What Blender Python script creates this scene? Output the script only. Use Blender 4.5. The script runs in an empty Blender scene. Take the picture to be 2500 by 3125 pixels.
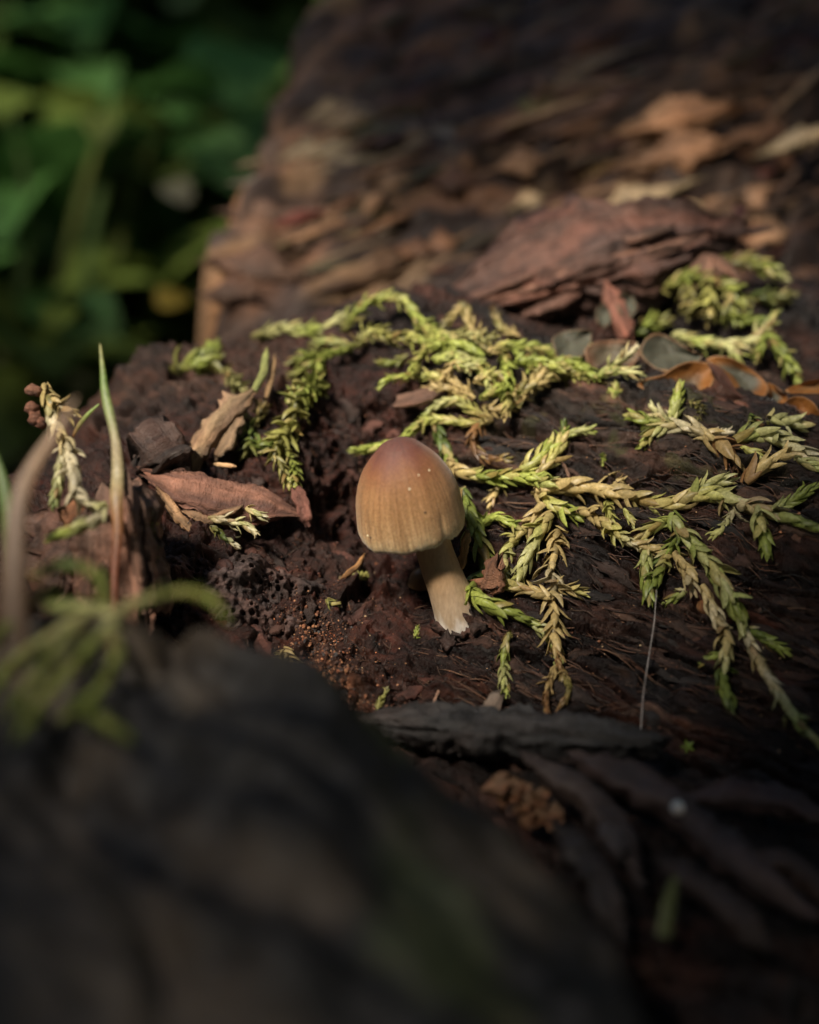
import bpy, math, random
import numpy as np
from mathutils import Vector, Matrix

# ------------------------------------------------------------------ camera, world, sun, exposure
# One unit is one centimetre: a macro view of a rotten log.
SC = bpy.context.scene
COL = SC.collection
SC.unit_settings.system = 'METRIC'
SC.unit_settings.scale_length = 0.01
random.seed(7)
PITCH = math.radians(20.0)
CAM = np.array([0.0, 0.0, 14.0])
FWD = np.array([0.0, math.cos(PITCH), -math.sin(PITCH)])
UPV = np.array([0.0, math.sin(PITCH), math.cos(PITCH)])
RGT = np.array([1.0, 0.0, 0.0])
KPX = 10.2 / 2500 / 14.0                     # tangent per photograph pixel
cd = bpy.data.cameras.new('camera')
cam = bpy.data.objects.new('camera', cd); COL.objects.link(cam)
cam.location = CAM; cam.rotation_euler = (math.pi / 2 - PITCH, 0, 0)
cd.sensor_fit = 'VERTICAL'; cd.sensor_height = 36.0
cd.lens = 18.0 / (1562.5 * KPX)
cd.clip_start = 0.05; cd.clip_end = 5000
cd.dof.use_dof = True; cd.dof.focus_distance = 13.85
APERTURE = 0.46                               # diameter in cm
cd.dof.aperture_fstop = cd.lens * 1e-3 / APERTURE
SC.camera = cam

SUN_EL, SUN_AZ = math.radians(50), math.radians(218)      # azimuth clockwise from +y (behind the camera, to its left)
w = bpy.data.worlds.new('World'); SC.world = w; w.use_nodes = True
nt = w.node_tree
sky = nt.nodes.new('ShaderNodeTexSky'); sky.sky_type = 'NISHITA'; sky.sun_disc = False
sky.sun_elevation = SUN_EL; sky.sun_rotation = SUN_AZ
bg = nt.nodes['Background']; bg.inputs['Strength'].default_value = 0.05
nt.links.new(sky.outputs['Color'], bg.inputs['Color'])
sl = bpy.data.lights.new('sun', 'SUN'); sl.energy = 1.5; sl.angle = math.radians(11); sl.color = (1.0, 0.90, 0.75)
sun = bpy.data.objects.new('sun', sl); COL.objects.link(sun)
SDIR = np.array([math.sin(SUN_AZ) * math.cos(SUN_EL), math.cos(SUN_AZ) * math.cos(SUN_EL), math.sin(SUN_EL)])
sun.rotation_euler = Vector(SDIR).to_track_quat('Z', 'Y').to_euler()
sun.location = SDIR * 100
SC.view_settings.view_transform = 'Standard'; SC.view_settings.look = 'None'
SC.view_settings.gamma = 1.0; SC.view_settings.use_curve_mapping = False
SC.view_settings.exposure = 2.4
SC.cycles.use_denoising = True
SC.cycles.max_bounces = 6

# ------------------------------------------------------------------ numeric helpers
_rng = np.random.RandomState(3)
_perm = _rng.permutation(256); _perm = np.concatenate([_perm, _perm, _perm])
_grad = _rng.normal(size=(256, 3)); _grad /= np.linalg.norm(_grad, axis=1)[:, None]

def perlin(p):
    p = np.asarray(p, float)
    i = np.floor(p).astype(int); f = p - i; i &= 255
    u = f * f * f * (f * (f * 6 - 15) + 10)
    out = 0
    for dx in (0, 1):
        wx = u[:, 0] if dx else 1 - u[:, 0]
        for dy in (0, 1):
            wy = u[:, 1] if dy else 1 - u[:, 1]
            for dz in (0, 1):
                wz = u[:, 2] if dz else 1 - u[:, 2]
                h = _perm[_perm[_perm[(i[:, 0] + dx) & 255] + ((i[:, 1] + dy) & 255)] + ((i[:, 2] + dz) & 255)]
                g = _grad[h]
                out = out + wx * wy * wz * (g[:, 0] * (f[:, 0] - dx) + g[:, 1] * (f[:, 1] - dy) + g[:, 2] * (f[:, 2] - dz))
    return out * 1.6

def fbm(p, o=4, g=0.5):
    p = np.asarray(p, float); s = 0; a = 1
    for k in range(o):
        s = s + a * perlin(p * 2 ** k + 17.3 * k); a *= g
    return s

def ridged(p, o=3, g=0.5):
    p = np.asarray(p, float); s = 0; a = 1
    for k in range(o):
        s = s + a * (1 - 2 * np.abs(perlin(p * 2 ** k + 9.1 * k))); a *= g
    return s

def smooth(a, b, x):
    t = np.clip((x - a) / (b - a), 0, 1)
    return t * t * (3 - 2 * t)

def P(px, py, d):
    """world point seen at photograph pixel (px, py) at depth d along the view axis"""
    return CAM + d * (FWD + (px - 1250) * KPX * RGT - (py - 1562.5) * KPX * UPV)

def unit(v):
    v = np.asarray(v, float)
    return v / max(np.linalg.norm(v), 1e-9)

class TPS:
    """thin-plate height surface z(x, y) through control points"""
    def __init__(s, pts, lam=0.02):
        s.c = pts[:, :2]; n = len(pts)
        K = s._k(s.c, s.c) + lam * np.eye(n)
        Q = np.hstack([np.ones((n, 1)), s.c])
        A = np.block([[K, Q], [Q.T, np.zeros((3, 3))]])
        s.w = np.linalg.solve(A, np.concatenate([pts[:, 2], np.zeros(3)]))
    @staticmethod
    def _k(a, b):
        r2 = ((a[:, None, :] - b[None]) ** 2).sum(-1)
        return 0.5 * r2 * np.log(r2 + 1e-9)
    def __call__(s, x, y):
        q = np.stack([x.ravel(), y.ravel()], 1); out = np.empty(len(q))
        for a in range(0, len(q), 60000):
            b = q[a:a + 60000]
            out[a:a + 60000] = s._k(b, s.c) @ s.w[:-3] + s.w[-3] + b @ s.w[-2:]
        return out.reshape(x.shape)

# ------------------------------------------------------------------ object helpers
def mesh_np(name, v, f, cols=None, vec=None, smooth_shade=True):
    me = bpy.data.meshes.new(name)
    me.from_pydata(np.asarray(v).tolist(), [], f if isinstance(f, list) else np.asarray(f).tolist())
    if cols is not None:
        a = me.color_attributes.new('Col', 'FLOAT_COLOR', 'POINT')
        c = np.ones((len(v), 4)); c[:, :3] = cols
        a.data.foreach_set('color', c.ravel())
    if vec is not None:
        for k, arr in vec.items():
            a = me.attributes.new(k, 'FLOAT_VECTOR', 'POINT')
            a.data.foreach_set('vector', np.asarray(arr, float).ravel())
    if smooth_shade:
        me.polygons.foreach_set('use_smooth', np.ones(len(me.polygons), bool))
    me.update()
    return me

def grid_faces(nu, nv, wrap=False):
    i = np.arange(nu)[:, None]; j = np.arange(nv if wrap else nv - 1)[None]
    i = i[:-1]
    j2 = (j + 1) % nv
    return np.stack([i * nv + j, (i + 1) * nv + j, (i + 1) * nv + j2, i * nv + j2], -1).reshape(-1, 4)

def obj(name, me, mat=None, parent=None, loc=None):
    o = bpy.data.objects.new(name, me); COL.objects.link(o)
    if mat is not None and me is not None and not me.materials: me.materials.append(mat)
    if loc is not None: o.location = loc
    if parent is not None: o.parent = parent
    return o

def thing(name, label, cat, loc, group=None):
    o = bpy.data.objects.new(name, None); COL.objects.link(o)
    o.location = loc; o.empty_display_size = 0.2
    return tag(o, label, cat, group)

def tag(o, label, cat=None, group=None, kind=None):
    if label: o['label'] = label
    if cat: o['category'] = cat
    if group: o['group'] = group
    if kind: o['kind'] = kind
    return o

def local_mesh_obj(name, v, f, mat, parent, origin, cols=None, vec=None):
    return obj(name, mesh_np(name, np.asarray(v) - np.asarray(origin), f, cols, vec), mat, parent)

# ------------------------------------------------------------------ materials
def newmat(name):
    m = bpy.data.materials.new(name); m.use_nodes = True
    t = m.node_tree; b = t.nodes['Principled BSDF']
    return m, t, b

def N(t, kind, **kw):
    n = t.nodes.new(kind)
    for k, v in kw.items():
        if k in n.inputs: n.inputs[k].default_value = v
        else: setattr(n, k, v)
    return n

def mixc(t, fac, a, b, mode='MIX'):
    n = t.nodes.new('ShaderNodeMix'); n.data_type = 'RGBA'; n.blend_type = mode
    for s, v in ((n.inputs[0], fac), (n.inputs[6], a), (n.inputs[7], b)):
        if hasattr(v, 'links'): t.links.new(v, s)
        elif isinstance(v, tuple): s.default_value = (*v, 1)
        else: s.default_value = v
    return n.outputs[2]

def ramp(t, src, lo, hi):
    n = t.nodes.new('ShaderNodeMapRange'); n.inputs[1].default_value = lo; n.inputs[2].default_value = hi
    t.links.new(src, n.inputs[0]); return n.outputs[0]

def wood_material(name, coord='grain', scale=(1, 1, 1), rough=(0.42, 0.75), bump=0.5, contrast=0.55, spec=0.4, tint2=None, fine=14.0):
    """vertex colour times fibrous fine noise, damp sheen; the coordinate is (along, across, out of) the grain"""
    m, t, b = newmat(name)
    ca = N(t, 'ShaderNodeAttribute', attribute_name='Col')
    if coord: src = N(t, 'ShaderNodeAttribute', attribute_name=coord).outputs['Vector']
    else: src = N(t, 'ShaderNodeTexCoord').outputs['Object']
    mp = N(t, 'ShaderNodeMapping'); mp.inputs['Scale'].default_value = scale
    t.links.new(src, mp.inputs['Vector'])
    n1 = N(t, 'ShaderNodeTexNoise', Scale=fine, Detail=6.0, Roughness=0.65)
    n2 = N(t, 'ShaderNodeTexNoise', Scale=fine * 0.22, Detail=4.0, Roughness=0.6)
    n3 = N(t, 'ShaderNodeTexNoise', Scale=fine * 3.1, Detail=3.0, Roughness=0.7)
    for n in (n1, n2): t.links.new(mp.outputs[0], n.inputs['Vector'])
    t.links.new(src, n3.inputs['Vector'])
    f1 = ramp(t, n1.outputs['Fac'], 0.3, 0.72)
    c1 = mixc(t, f1, (1 - contrast,) * 3, (1 + contrast * 1.3,) * 3)
    c = mixc(t, 1.0, ca.outputs['Color'], c1, 'MULTIPLY')
    f2 = ramp(t, n2.outputs['Fac'], 0.45, 0.75)
    c = mixc(t, f2, c, mixc(t, 1.0, c, tint2 or (1.5, 0.95, 0.75), 'MULTIPLY'))
    t.links.new(c, b.inputs['Base Color'])
    r = t.nodes.new('ShaderNodeMapRange'); r.inputs[1].default_value = 0.35; r.inputs[2].default_value = 0.7
    r.inputs[3].default_value = rough[0]; r.inputs[4].default_value = rough[1]
    t.links.new(n3.outputs['Fac'], r.inputs[0]); t.links.new(r.outputs[0], b.inputs['Roughness'])
    b.inputs['Specular IOR Level'].default_value = spec
    add = N(t, 'ShaderNodeMath', operation='ADD'); t.links.new(n1.outputs['Fac'], add.inputs[0])
    mu = N(t, 'ShaderNodeMath', operation='MULTIPLY'); mu.inputs[1].default_value = 0.5
    t.links.new(n3.outputs['Fac'], mu.inputs[0]); t.links.new(mu.outputs[0], add.inputs[1])
    bp = N(t, 'ShaderNodeBump', Strength=bump, Distance=0.06)
    t.links.new(add.outputs[0], bp.inputs['Height']); t.links.new(bp.outputs[0], b.inputs['Normal'])
    return m

def leaf_material(name, use_obj, trans=0.35, rough=0.42, scale=26.0, spec=0.45):
    m, t, b = newmat(name)
    if use_obj: c = N(t, 'ShaderNodeObjectInfo').outputs['Color']
    else: c = N(t, 'ShaderNodeAttribute', attribute_name='Col').outputs['Color']
    tc = N(t, 'ShaderNodeNewGeometry')
    n = N(t, 'ShaderNodeTexNoise', Scale=scale, Detail=3.0); t.links.new(tc.outputs['Position'], n.inputs['Vector'])
    c = mixc(t, 1.0, c, mixc(t, ramp(t, n.outputs['Fac'], 0.3, 0.7), (0.68, 0.66, 0.6), (1.25, 1.22, 1.2)), 'MULTIPLY')
    t.links.new(c, b.inputs['Base Color']); b.inputs['Roughness'].default_value = rough
    b.inputs['Specular IOR Level'].default_value = spec
    tr = N(t, 'ShaderNodeBsdfTranslucent'); t.links.new(c, tr.inputs['Color'])
    ms = N(t, 'ShaderNodeMixShader'); ms.inputs[0].default_value = trans
    t.links.new(b.outputs[0], ms.inputs[1]); t.links.new(tr.outputs[0], ms.inputs[2])
    t.links.new(ms.outputs[0], t.nodes['Material Output'].inputs['Surface'])
    return m

M_LOG = wood_material('damp_rotten_wood', 'grain', (0.3, 1.0, 1.0), rough=(0.22, 0.75), bump=1.0, contrast=0.85, fine=15.0, tint2=(1.5, 0.95, 0.75), spec=0.32)
M_CHUNK = wood_material('wood_fragment', 'grain', (0.22, 1.0, 1.0), rough=(0.45, 0.85), bump=1.0, contrast=0.7, fine=13.0, tint2=(1.3, 0.95, 0.8))
M_BACK = wood_material('dry_rotten_wood', 'grain', (0.25, 1.0, 1.0), rough=(0.6, 0.9), bump=0.8, contrast=0.5, fine=3.0, tint2=(1.3, 1.0, 0.8))
M_FORE = wood_material('dark_bark', 'grain', (0.4, 1.0, 1.0), rough=(0.5, 0.85), bump=0.9, contrast=0.55, fine=3.0, tint2=(1.2, 1.05, 0.8))
M_CRUMB = wood_material('crumbly_frass', None, (1, 1, 1), rough=(0.3, 0.7), bump=0.4, contrast=0.4, fine=20.0)
M_LEAFO = leaf_material('moss_leaf', True, trans=0.34, rough=0.42)
M_LEAFV = leaf_material('moss_foliage', False, trans=0.34, rough=0.45)
M_PLANT = leaf_material('green_leaf', True, trans=0.3, rough=0.6, scale=1.5, spec=0.15)
M_PLANTV = leaf_material('undergrowth_leaf', False, trans=0.25, rough=0.7, scale=0.6, spec=0.1)

# ------------------------------------------------------------------ the fallen log: one rough slope with a hollow in it
ctl = [
 # hollow, left of the flank
 (500,1900,13.5),(700,1760,13.8),(900,1760,14.3),(920,1540,15.0),(1150,1740,14.9),(1120,1560,15.5),(1250,1870,14.35),
 (1400,1895,14.05),(1200,2080,13.45),(1000,2150,13.05),(800,2050,13.2),(1320,1500,15.2),
 # flank
 (1500,1890,13.85),(1700,1700,14.2),(2000,1700,13.95),(2300,1700,13.6),(2480,1700,13.4),(1700,2150,13.2),(2000,2150,12.95),
 (2400,2200,12.55),(1700,1450,14.85),(2000,1450,14.6),(2300,1450,14.2),(2490,1500,13.9),(1500,1350,15.3),(1550,1230,15.75),
 (1750,1195,15.65),(2000,1240,15.2),(2300,1310,14.75),(2490,1400,14.4),
 # the top with the moss
 (1200,1260,15.75),(1100,1110,16.4),(1000,1060,16.8),(1300,1060,16.5),(1500,1040,16.5),(1300,960,17.1),(1150,960,17.2),
 # behind the crest on the right
 (1800,1100,17.2),(2100,1140,16.9),(2400,1215,16.5),(2200,1000,17.6),(2450,900,18.2),(1800,970,18.3),
 # left mound
 (900,1300,15.4),(720,1300,15.6),(560,1360,15.2),(620,1110,16.9),(450,1090,17.2),(430,1500,14.5),(300,1560,13.9),(150,1720,13.2),
 (700,1480,15.0),(60,1800,12.9),(330,1400,15.0),
 # the floor of the cleft below
 (1600,2350,12.7),(2000,2400,12.2),(2400,2500,11.6),(2200,2750,10.6),(2480,2850,10.3),(1300,2400,12.4),(900,2400,12.4),
]
pts = np.array([P(*c) for c in ctl])
extra = np.array([[-9, 19, 4.0], [-7, 22, 4.0], [-3, 21, 8.5], [0, 21.5, 9.0], [4, 21.5, 9.5], [9, 20, 9.5], [9, 14, 8.5], [9, 9, 6.5],
                  [-9, 12, 6.0], [-8, 15, 6.5], [-6, 18.5, 7.0], [-6, 8, 5.5], [0, 6, 5.5], [6, 5.5, 5.5]])
LOGS = TPS(np.vstack([pts, extra]), 0.03)

def graded(a, b, dense0, dense1, h_fine, h_coarse):
    xs = [a]
    while xs[-1] < b:
        x = xs[-1]
        o = max(dense0 - x, x - dense1, 0)
        xs.append(x + h_fine + (h_coarse - h_fine) * min(1, o / 1.5))
    return np.array(xs)

gx = graded(-9.0, 8.5, -2.6, 4.6, 0.021, 0.06)
gy = graded(6.0, 22.0, 10.6, 15.8, 0.019, 0.06)
X, Y = np.meshgrid(gx, gy, indexing='ij')
Zb = LOGS(X, Y)
p1, p2 = P(1650, 1440, 14.85), P(2500, 1690, 13.45)
G_S = unit(p2 - p1); G_N0 = unit(np.cross(p2 - p1, P(1900, 1300, 15.1) - P(1950, 1900, 13.5)))
if G_N0[2] < 0: G_N0 = -G_N0
G_T = unit(np.cross(G_N0, G_S))
V = np.stack([X, Y, Zb], -1).reshape(-1, 3)

def reg(px, py, d, r):
    c = P(px, py, d)
    return np.exp(-((V - c) ** 2).sum(1) / (r * r))

S = V @ G_S; T = V @ G_T; NN = V @ G_N0
warp = fbm(np.stack([S * 0.35, T * 0.6, NN * 0.6], 1), 2) * 0.35
hollow = np.clip(reg(950, 1620, 15, 1.7) + reg(700, 1800, 13.8, 1.5) + reg(1150, 1750, 14.8, 1.1) + 0.9 * reg(1000, 2150, 13.2, 1.0)
                 + reg(500, 1500, 14.6, 1.8) + reg(1100, 1250, 15.7, 1.1), 0, 1)
leftm = smooth(-1.0, -2.6, V[:, 0])
flank = 1 - np.clip(hollow + leftm, 0, 1)
# grain: long ridges and narrow clefts that follow the fibres
Tw = T + warp
g1 = ridged(np.stack([S * 0.22, Tw * 1.5, NN * 0.6], 1), 2)
g2 = ridged(np.stack([S * 0.45 + 5, Tw * 4.2, NN * 1.2], 1), 2)
g3 = ridged(np.stack([S * 1.3, Tw * 9.0 + 0.5 * g2, NN * 3.0], 1), 2)
g4 = perlin(V * [7.0, 7.0, 7.0] + 3)
g5 = smooth(0.05, 0.6, fbm(np.stack([S * 1.2 + 60, Tw * 2.6, NN * 1.5], 1), 3))
crack = np.abs(perlin(np.stack([S * 0.3 + 31, Tw * 2.1, NN * 0.5], 1)))
crack = 1 - smooth(0.0, 0.06, crack)
crack2 = 1 - smooth(0.0, 0.10, np.abs(perlin(np.stack([S * 0.8 + 3, Tw * 5.3 + 8, NN], 1))))
lump = fbm(V * 0.9, 4, 0.55)
rough_ = fbm(V * 3.3 + 4, 4, 0.6)
fine_ = fbm(V * 11.0, 2, 0.6)
disp = flank * (0.12 * g1 + 0.065 * g2 + 0.034 * g3 + 0.045 * g4 - 0.34 * crack - 0.13 * crack2 - 0.14 * g5) + (0.35 + 0.5 * (1 - flank)) * 0.16 * lump \
     + (0.35 + 0.75 * (1 - flank)) * (0.12 * rough_ + 0.032 * fine_) + (1 - flank) * (0.05 * g1 - 0.10 * crack)
pit = smooth(0.25, 0.75, fbm(V * 1.4 + 70, 3)) * (1 - flank)
disp = disp - 0.30 * pit + 0.18 * reg(1465, 1960, 13.9, 0.32) + 0.10 * reg(1330, 1960, 14.0, 0.3)
ii = np.arange(len(gx)); dzx = np.gradient(Zb, gx, axis=0); dzy = np.gradient(Zb, gy, axis=1)
NRM = np.stack([-dzx, -dzy, np.ones_like(Zb)], -1).reshape(-1, 3); NRM /= np.linalg.norm(NRM, axis=1)[:, None]
# slope stretch: displace straight up so the sheet stays a height field and things can be set on it
Zd = Zb + (disp / np.clip(NRM[:, 2], 0.45, 1)).reshape(Zb.shape)
# the far left falls away to the forest floor
LV = V + NRM * disp[:, None]

def lerp(a, b, t):
    t = np.asarray(t)[:, None]
    return np.asarray(a) * (1 - t) + np.asarray(b) * t
n_a = smooth(-0.35, 0.5, fbm(np.stack([S * 0.5, Tw * 2.0, NN], 1) + 40, 3))
n_b = smooth(0.0, 0.6, fbm(V * 1.1 + 90, 3))
n_c = smooth(0.05, 0.5, fbm(V * 2.3 + 50, 4))
c = lerp((0.014, 0.0095, 0.009), (0.050, 0.026, 0.019), n_a)
c = lerp(c, (0.012, 0.012, 0.014), 0.65 * n_b * flank)
c = lerp(c, (0.060, 0.023, 0.017), np.clip(hollow, 0, 1) * (0.3 + 0.55 * n_c))
c = lerp(c, (0.11, 0.075, 0.055), leftm * smooth(14.5, 16.5, V[:, 1]) * (0.3 + 0.5 * n_c))
alg = np.clip(reg(1950, 1290, 15.0, 1.1) + reg(1650, 1250, 15.5, 0.9) + 0.7 * reg(2200, 1400, 14.4, 0.8), 0, 1)
c = lerp(c, (0.060, 0.070, 0.022), alg * smooth(0.1, 0.5, fbm(V * 3.1 + 11, 4)) * 0.8)
c = lerp(c, (0.05, 0.055, 0.05), alg * 0.35)
c = lerp(c, (0.11, 0.050, 0.024), np.clip(reg(980, 2120, 13.2, 0.75), 0, 1) * (0.3 + 0.6 * n_c))
fib = fbm(np.stack([S * 0.7 + 9, Tw * 7.0, NN * 2.0], 1), 4, 0.65)
c = c * np.array([0.56, 0.48, 0.45])[None] * (1 + np.clip(1.0 * fib, -0.7, 1.3) * (0.5 + 0.5 * flank))[:, None]
c = lerp(c, (0.085, 0.05, 0.036), flank * smooth(0.5, 0.95, fbm(np.stack([S * 0.9 + 2, Tw * 5.0, NN * 2.0], 1) + 7, 3)) * 0.7)
gr = np.stack([S, Tw * flank + T * (1 - flank), NN], 1)
log_me = mesh_np('fallen_log', LV, grid_faces(len(gx), len(gy)), c, {'grain': gr})
fallen = obj('fallen_log', log_me, M_LOG)
tag(fallen, 'dark brown rotting log with damp fibrous grain and a reddish hollow under the mushroom', 'log')

def log_height(x, y):
    fx = np.interp(x, gx, np.arange(len(gx))); fy = np.interp(y, gy, np.arange(len(gy)))
    i = np.clip(fx.astype(int), 0, len(gx) - 2); j = np.clip(fy.astype(int), 0, len(gy) - 2)
    a, b = fx - i, fy - j
    return Zd[i, j] * (1 - a) * (1 - b) + Zd[i + 1, j] * a * (1 - b) + Zd[i, j + 1] * (1 - a) * b + Zd[i + 1, j + 1] * a * b

_ds = np.arange(9.0, 21.0, 0.012)
def hit_depth(px, py):
    q = P(px, py, 1.0) - CAM
    r = CAM + _ds[:, None] * q
    below = r[:, 2] < log_height(r[:, 0], r[:, 1])
    k = np.argmax(below)
    return _ds[k] if below[k] else 17.0

def on_log(px, py, lift=0.0):
    return P(px, py, hit_depth(px, py) - lift)

# ------------------------------------------------------------------ generic wood piece: a tapered, fibrous, broken-ended bar
def wood_piece(name, path, width, thick, mat, color, parent=None, seed=0, up=(0, 0, 1), rings=26, sides=16, rag=0.18, taper=(0.35, 0.35),
               color2=None, ends=0.12, origin=None, bend=0.0):
    path = np.array(path, float)
    seg = np.concatenate([[0], np.cumsum(np.linalg.norm(np.diff(path, axis=0), axis=1))])
    L = seg[-1]; s = np.linspace(0, L, rings)
    ctr = np.stack([np.interp(s, seg, path[:, k]) for k in range(3)], 1)
    tan = np.gradient(ctr, axis=0); tan /= np.linalg.norm(tan, axis=1)[:, None]
    side = np.cross(tan, np.asarray(up, float)); side /= np.linalg.norm(side, axis=1)[:, None]
    nor = np.cross(side, tan)
    a = np.linspace(0, 2 * np.pi, sides, endpoint=False)
    ca, sa = np.cos(a), np.sin(a)
    sq = lambda q: np.sign(q) * np.abs(q) ** 0.6
    t = s / L
    prof = np.minimum(1, np.minimum(taper[0] + (1 - taper[0]) * smooth(0, ends * 2, t), taper[1] + (1 - taper[1]) * smooth(0, ends * 2, 1 - t)))
    A, Tt = np.meshgrid(a, t)
    q = np.stack([np.cos(A) * 1.3 + seed * 7.7, np.sin(A) * 1.3, Tt * L * 0.5], -1).reshape(-1, 3)
    q2 = np.stack([np.cos(A) * 4 + seed * 3.3, np.sin(A) * 4, Tt * L * 0.8 / max(width, 0.05) * 0.25], -1).reshape(-1, 3)
    q3 = np.stack([np.cos(A) * 7 + seed * 1.9, np.sin(A) * 7, Tt * L * 0.35 / max(width, 0.05)], -1).reshape(-1, 3)
    r = (1 + rag * 1.6 * perlin(q) + rag * 1.3 * ridged(q2, 2) + rag * 0.8 * ridged(q3, 2)).reshape(A.shape) * prof[:, None]
    # the two edges wander and break on their own
    eL = 1 + rag * 2.2 * fbm(np.stack([t * L / width * 1.3, np.full_like(t, seed + 0.3), t * 0], 1), 3, 0.6)
    eR = 1 + rag * 2.2 * fbm(np.stack([t * L / width * 1.3, np.full_like(t, seed + 50.7), t * 0], 1), 3, 0.6)
    ew = np.abs(ca)[None] ** 4
    r = r * np.where(ca[None] > 0, 1 + (eR[:, None] - 1) * ew, 1 + (eL[:, None] - 1) * ew)
    v = ctr[:, None, :] + side[:, None, :] * (sq(ca)[None] * r * width / 2)[..., None] + nor[:, None, :] * (sq(sa)[None] * r * thick / 2)[..., None]
    # ragged ends: slide the last rings along the fibre by angle-dependent amounts
    jag = fbm(np.stack([ca * 3 + seed, sa * 3, np.full_like(a, 2.2)], 1), 3) * width * rag * 3.5
    wgt = smooth(0.7, 1, t)[:, None] - smooth(0.3, 0, t)[:, None]
    v = v + tan[:, None, :] * (jag[None] * wgt)[..., None]
    chip = fbm(np.stack([np.cos(A) * 3.5 + seed, np.sin(A) * 1.5, Tt * L / width * 0.7], -1).reshape(-1, 3), 4, 0.65).reshape(A.shape)
    v = v + nor[:, None, :] * (chip * thick * rag * 0.9)[..., None]
    if sides >= 16:
        vf = v.reshape(-1, 3); rad_ = v - ctr[:, None, :]; rad_ = rad_ / (np.linalg.norm(rad_, axis=2)[..., None] + 1e-6)
        v = v + rad_ * ((0.045 * fbm(vf * 4.5 + seed, 3, 0.6) + 0.016 * perlin(vf * 17)) * min(1.0, thick / 0.25)).reshape(A.shape)[..., None]
    nv = rings * sides
    v = v.reshape(-1, 3); v = np.vstack([v, ctr[0], ctr[-1]])
    f = grid_faces(rings, sides, True).tolist()
    f += [[nv, (k + 1) % sides, k] for k in range(sides)]
    b = (rings - 1) * sides
    f += [[nv + 1, b + k, b + (k + 1) % sides] for k in range(sides)]
    col2 = color2 if color2 is not None else tuple(0.5 * q_ for q_ in color)
    m_ = smooth(-0.4, 0.5, fbm(np.stack([np.cos(A) * 2.2 + seed, np.sin(A) * 2.2, Tt * L * 0.6 + seed * 2], -1).reshape(-1, 3), 3))
    cc = lerp(color, col2, m_); cc = np.vstack([cc, cc[:1], cc[-1:]])
    g = np.stack([(Tt * L), np.cos(A) * width / 2 + seed, np.sin(A) * thick / 2 + seed], -1).reshape(-1, 3); g = np.vstack([g, g[:1], g[-1:]])
    org = np.asarray(origin if origin is not None else ctr.mean(0))
    o = local_mesh_obj(name, v, f, mat, parent, org, cc, {'grain': g})
    if parent is None: o.location = org
    return o

# ------------------------------------------------------------------ forest floor
gn = 90
fx = np.sign(np.linspace(-1, 1, gn)) * np.abs(np.linspace(-1, 1, gn)) ** 3 * 3000
GX, GY = np.meshgrid(fx, fx + 40, indexing='ij')
gz = 1.2 * fbm(np.stack([GX * 0.05, GY * 0.05, GX * 0], -1).reshape(-1, 3), 3).reshape(GX.shape) * np.exp(-(GX ** 2 + GY ** 2) / 300 ** 2)
gv = np.stack([GX, GY, gz], -1).reshape(-1, 3)
gcol = lerp((0.028, 0.024, 0.014), (0.045, 0.05, 0.02), smooth(-0.3, 0.4, fbm(gv * 0.08, 3)))
ground = obj('ground', mesh_np('ground', gv, grid_faces(gn, gn), gcol, {'grain': gv}), M_FORE)
ground['kind'] = 'structure'; ground['label'] = 'dark forest floor behind the logs'

# ------------------------------------------------------------------ the larger rotten log behind
bctl = [(1000,990,19.4),(1400,960,19.2),(1800,960,19.4),(2200,900,19.6),(2480,900,19.8),(640,980,19.6),
        (700,750,20.5),(1000,800,20.3),(1000,600,21.2),(1300,700,20.7),(1500,520,21.5),(1250,400,22.3),(1800,650,20.8),(2100,600,20.9),
        (2450,720,21.6),(2300,450,21.6),(1900,420,21.8),(900,420,22.5),(1250,150,24),(1900,150,23.6),(2480,200,23.6),(1000,-50,26),(2000,-100,25.6),(2600,-100,25.6)]
bgd = lambda d: d * 1.13 - 1.0
BP = np.array([P(c_[0], c_[1], bgd(c_[2])) for c_ in bctl])
BLOG = TPS(np.vstack([BP, [[-4, 37, 18], [6, 38, 17.5], [13, 26, 12], [13, 37, 16.5], [-6, 23.5, 10.5], [-6, 30, 14], [0, 18, 7.5], [8, 18, 7.5]]]), 0.05)
bx = np.linspace(-8.5, 15, 420); by = np.linspace(18, 40, 400)
BX, BY = np.meshgrid(bx, by, indexing='ij')
BZ = BLOG(BX, BY)
bv = np.stack([BX, BY, BZ], -1).reshape(-1, 3)
b1, b2 = P(1780, 700, 23.8), P(2090, 560, 24.1)
BS = unit(b2 - b1); BNm = unit(np.array([0, -0.65, 0.75])); BT = unit(np.cross(BNm, BS)); BNm = np.cross(BS, BT)
bs, bt, bn = bv @ BS, bv @ BT, bv @ BNm
bw = fbm(bv * 0.3, 2) * 0.6
bd = 0.30 * ridged(np.stack([bs * 0.12, (bt + bw) * 0.75, bn * 0.4], 1), 3) + 0.16 * ridged(np.stack([bs * 0.3 + 7, (bt + bw) * 2.4, bn], 1), 2) - 0.8 * smooth(0.15, 0.45, fbm(np.stack([bs * 0.16 + 3, (bt + bw) * 0.55, bn * 0.3], 1), 3)) + 0.16 * fbm(np.stack([bs * 0.5, (bt + bw) * 1.5, bn], 1), 4) + 0.2 * fbm(bv * 0.5 + 9, 3)
bcr = 1 - smooth(0, 0.12, np.abs(perlin(np.stack([bs * 0.22 + 4, (bt + bw) * 0.9, bn * 0.3], 1))))
bd -= 0.55 * bcr
edge = np.array([P(q[0], q[1], bgd(q[2])) for q in [(620,990,19.5),(670,800,20.2),(720,620,21),(790,470,21.9),(900,330,23),(980,150,24.5)]])
edge_y = np.append(edge[:, 1], 40); edge_x = np.append(edge[:, 0], -1.0)
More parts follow.
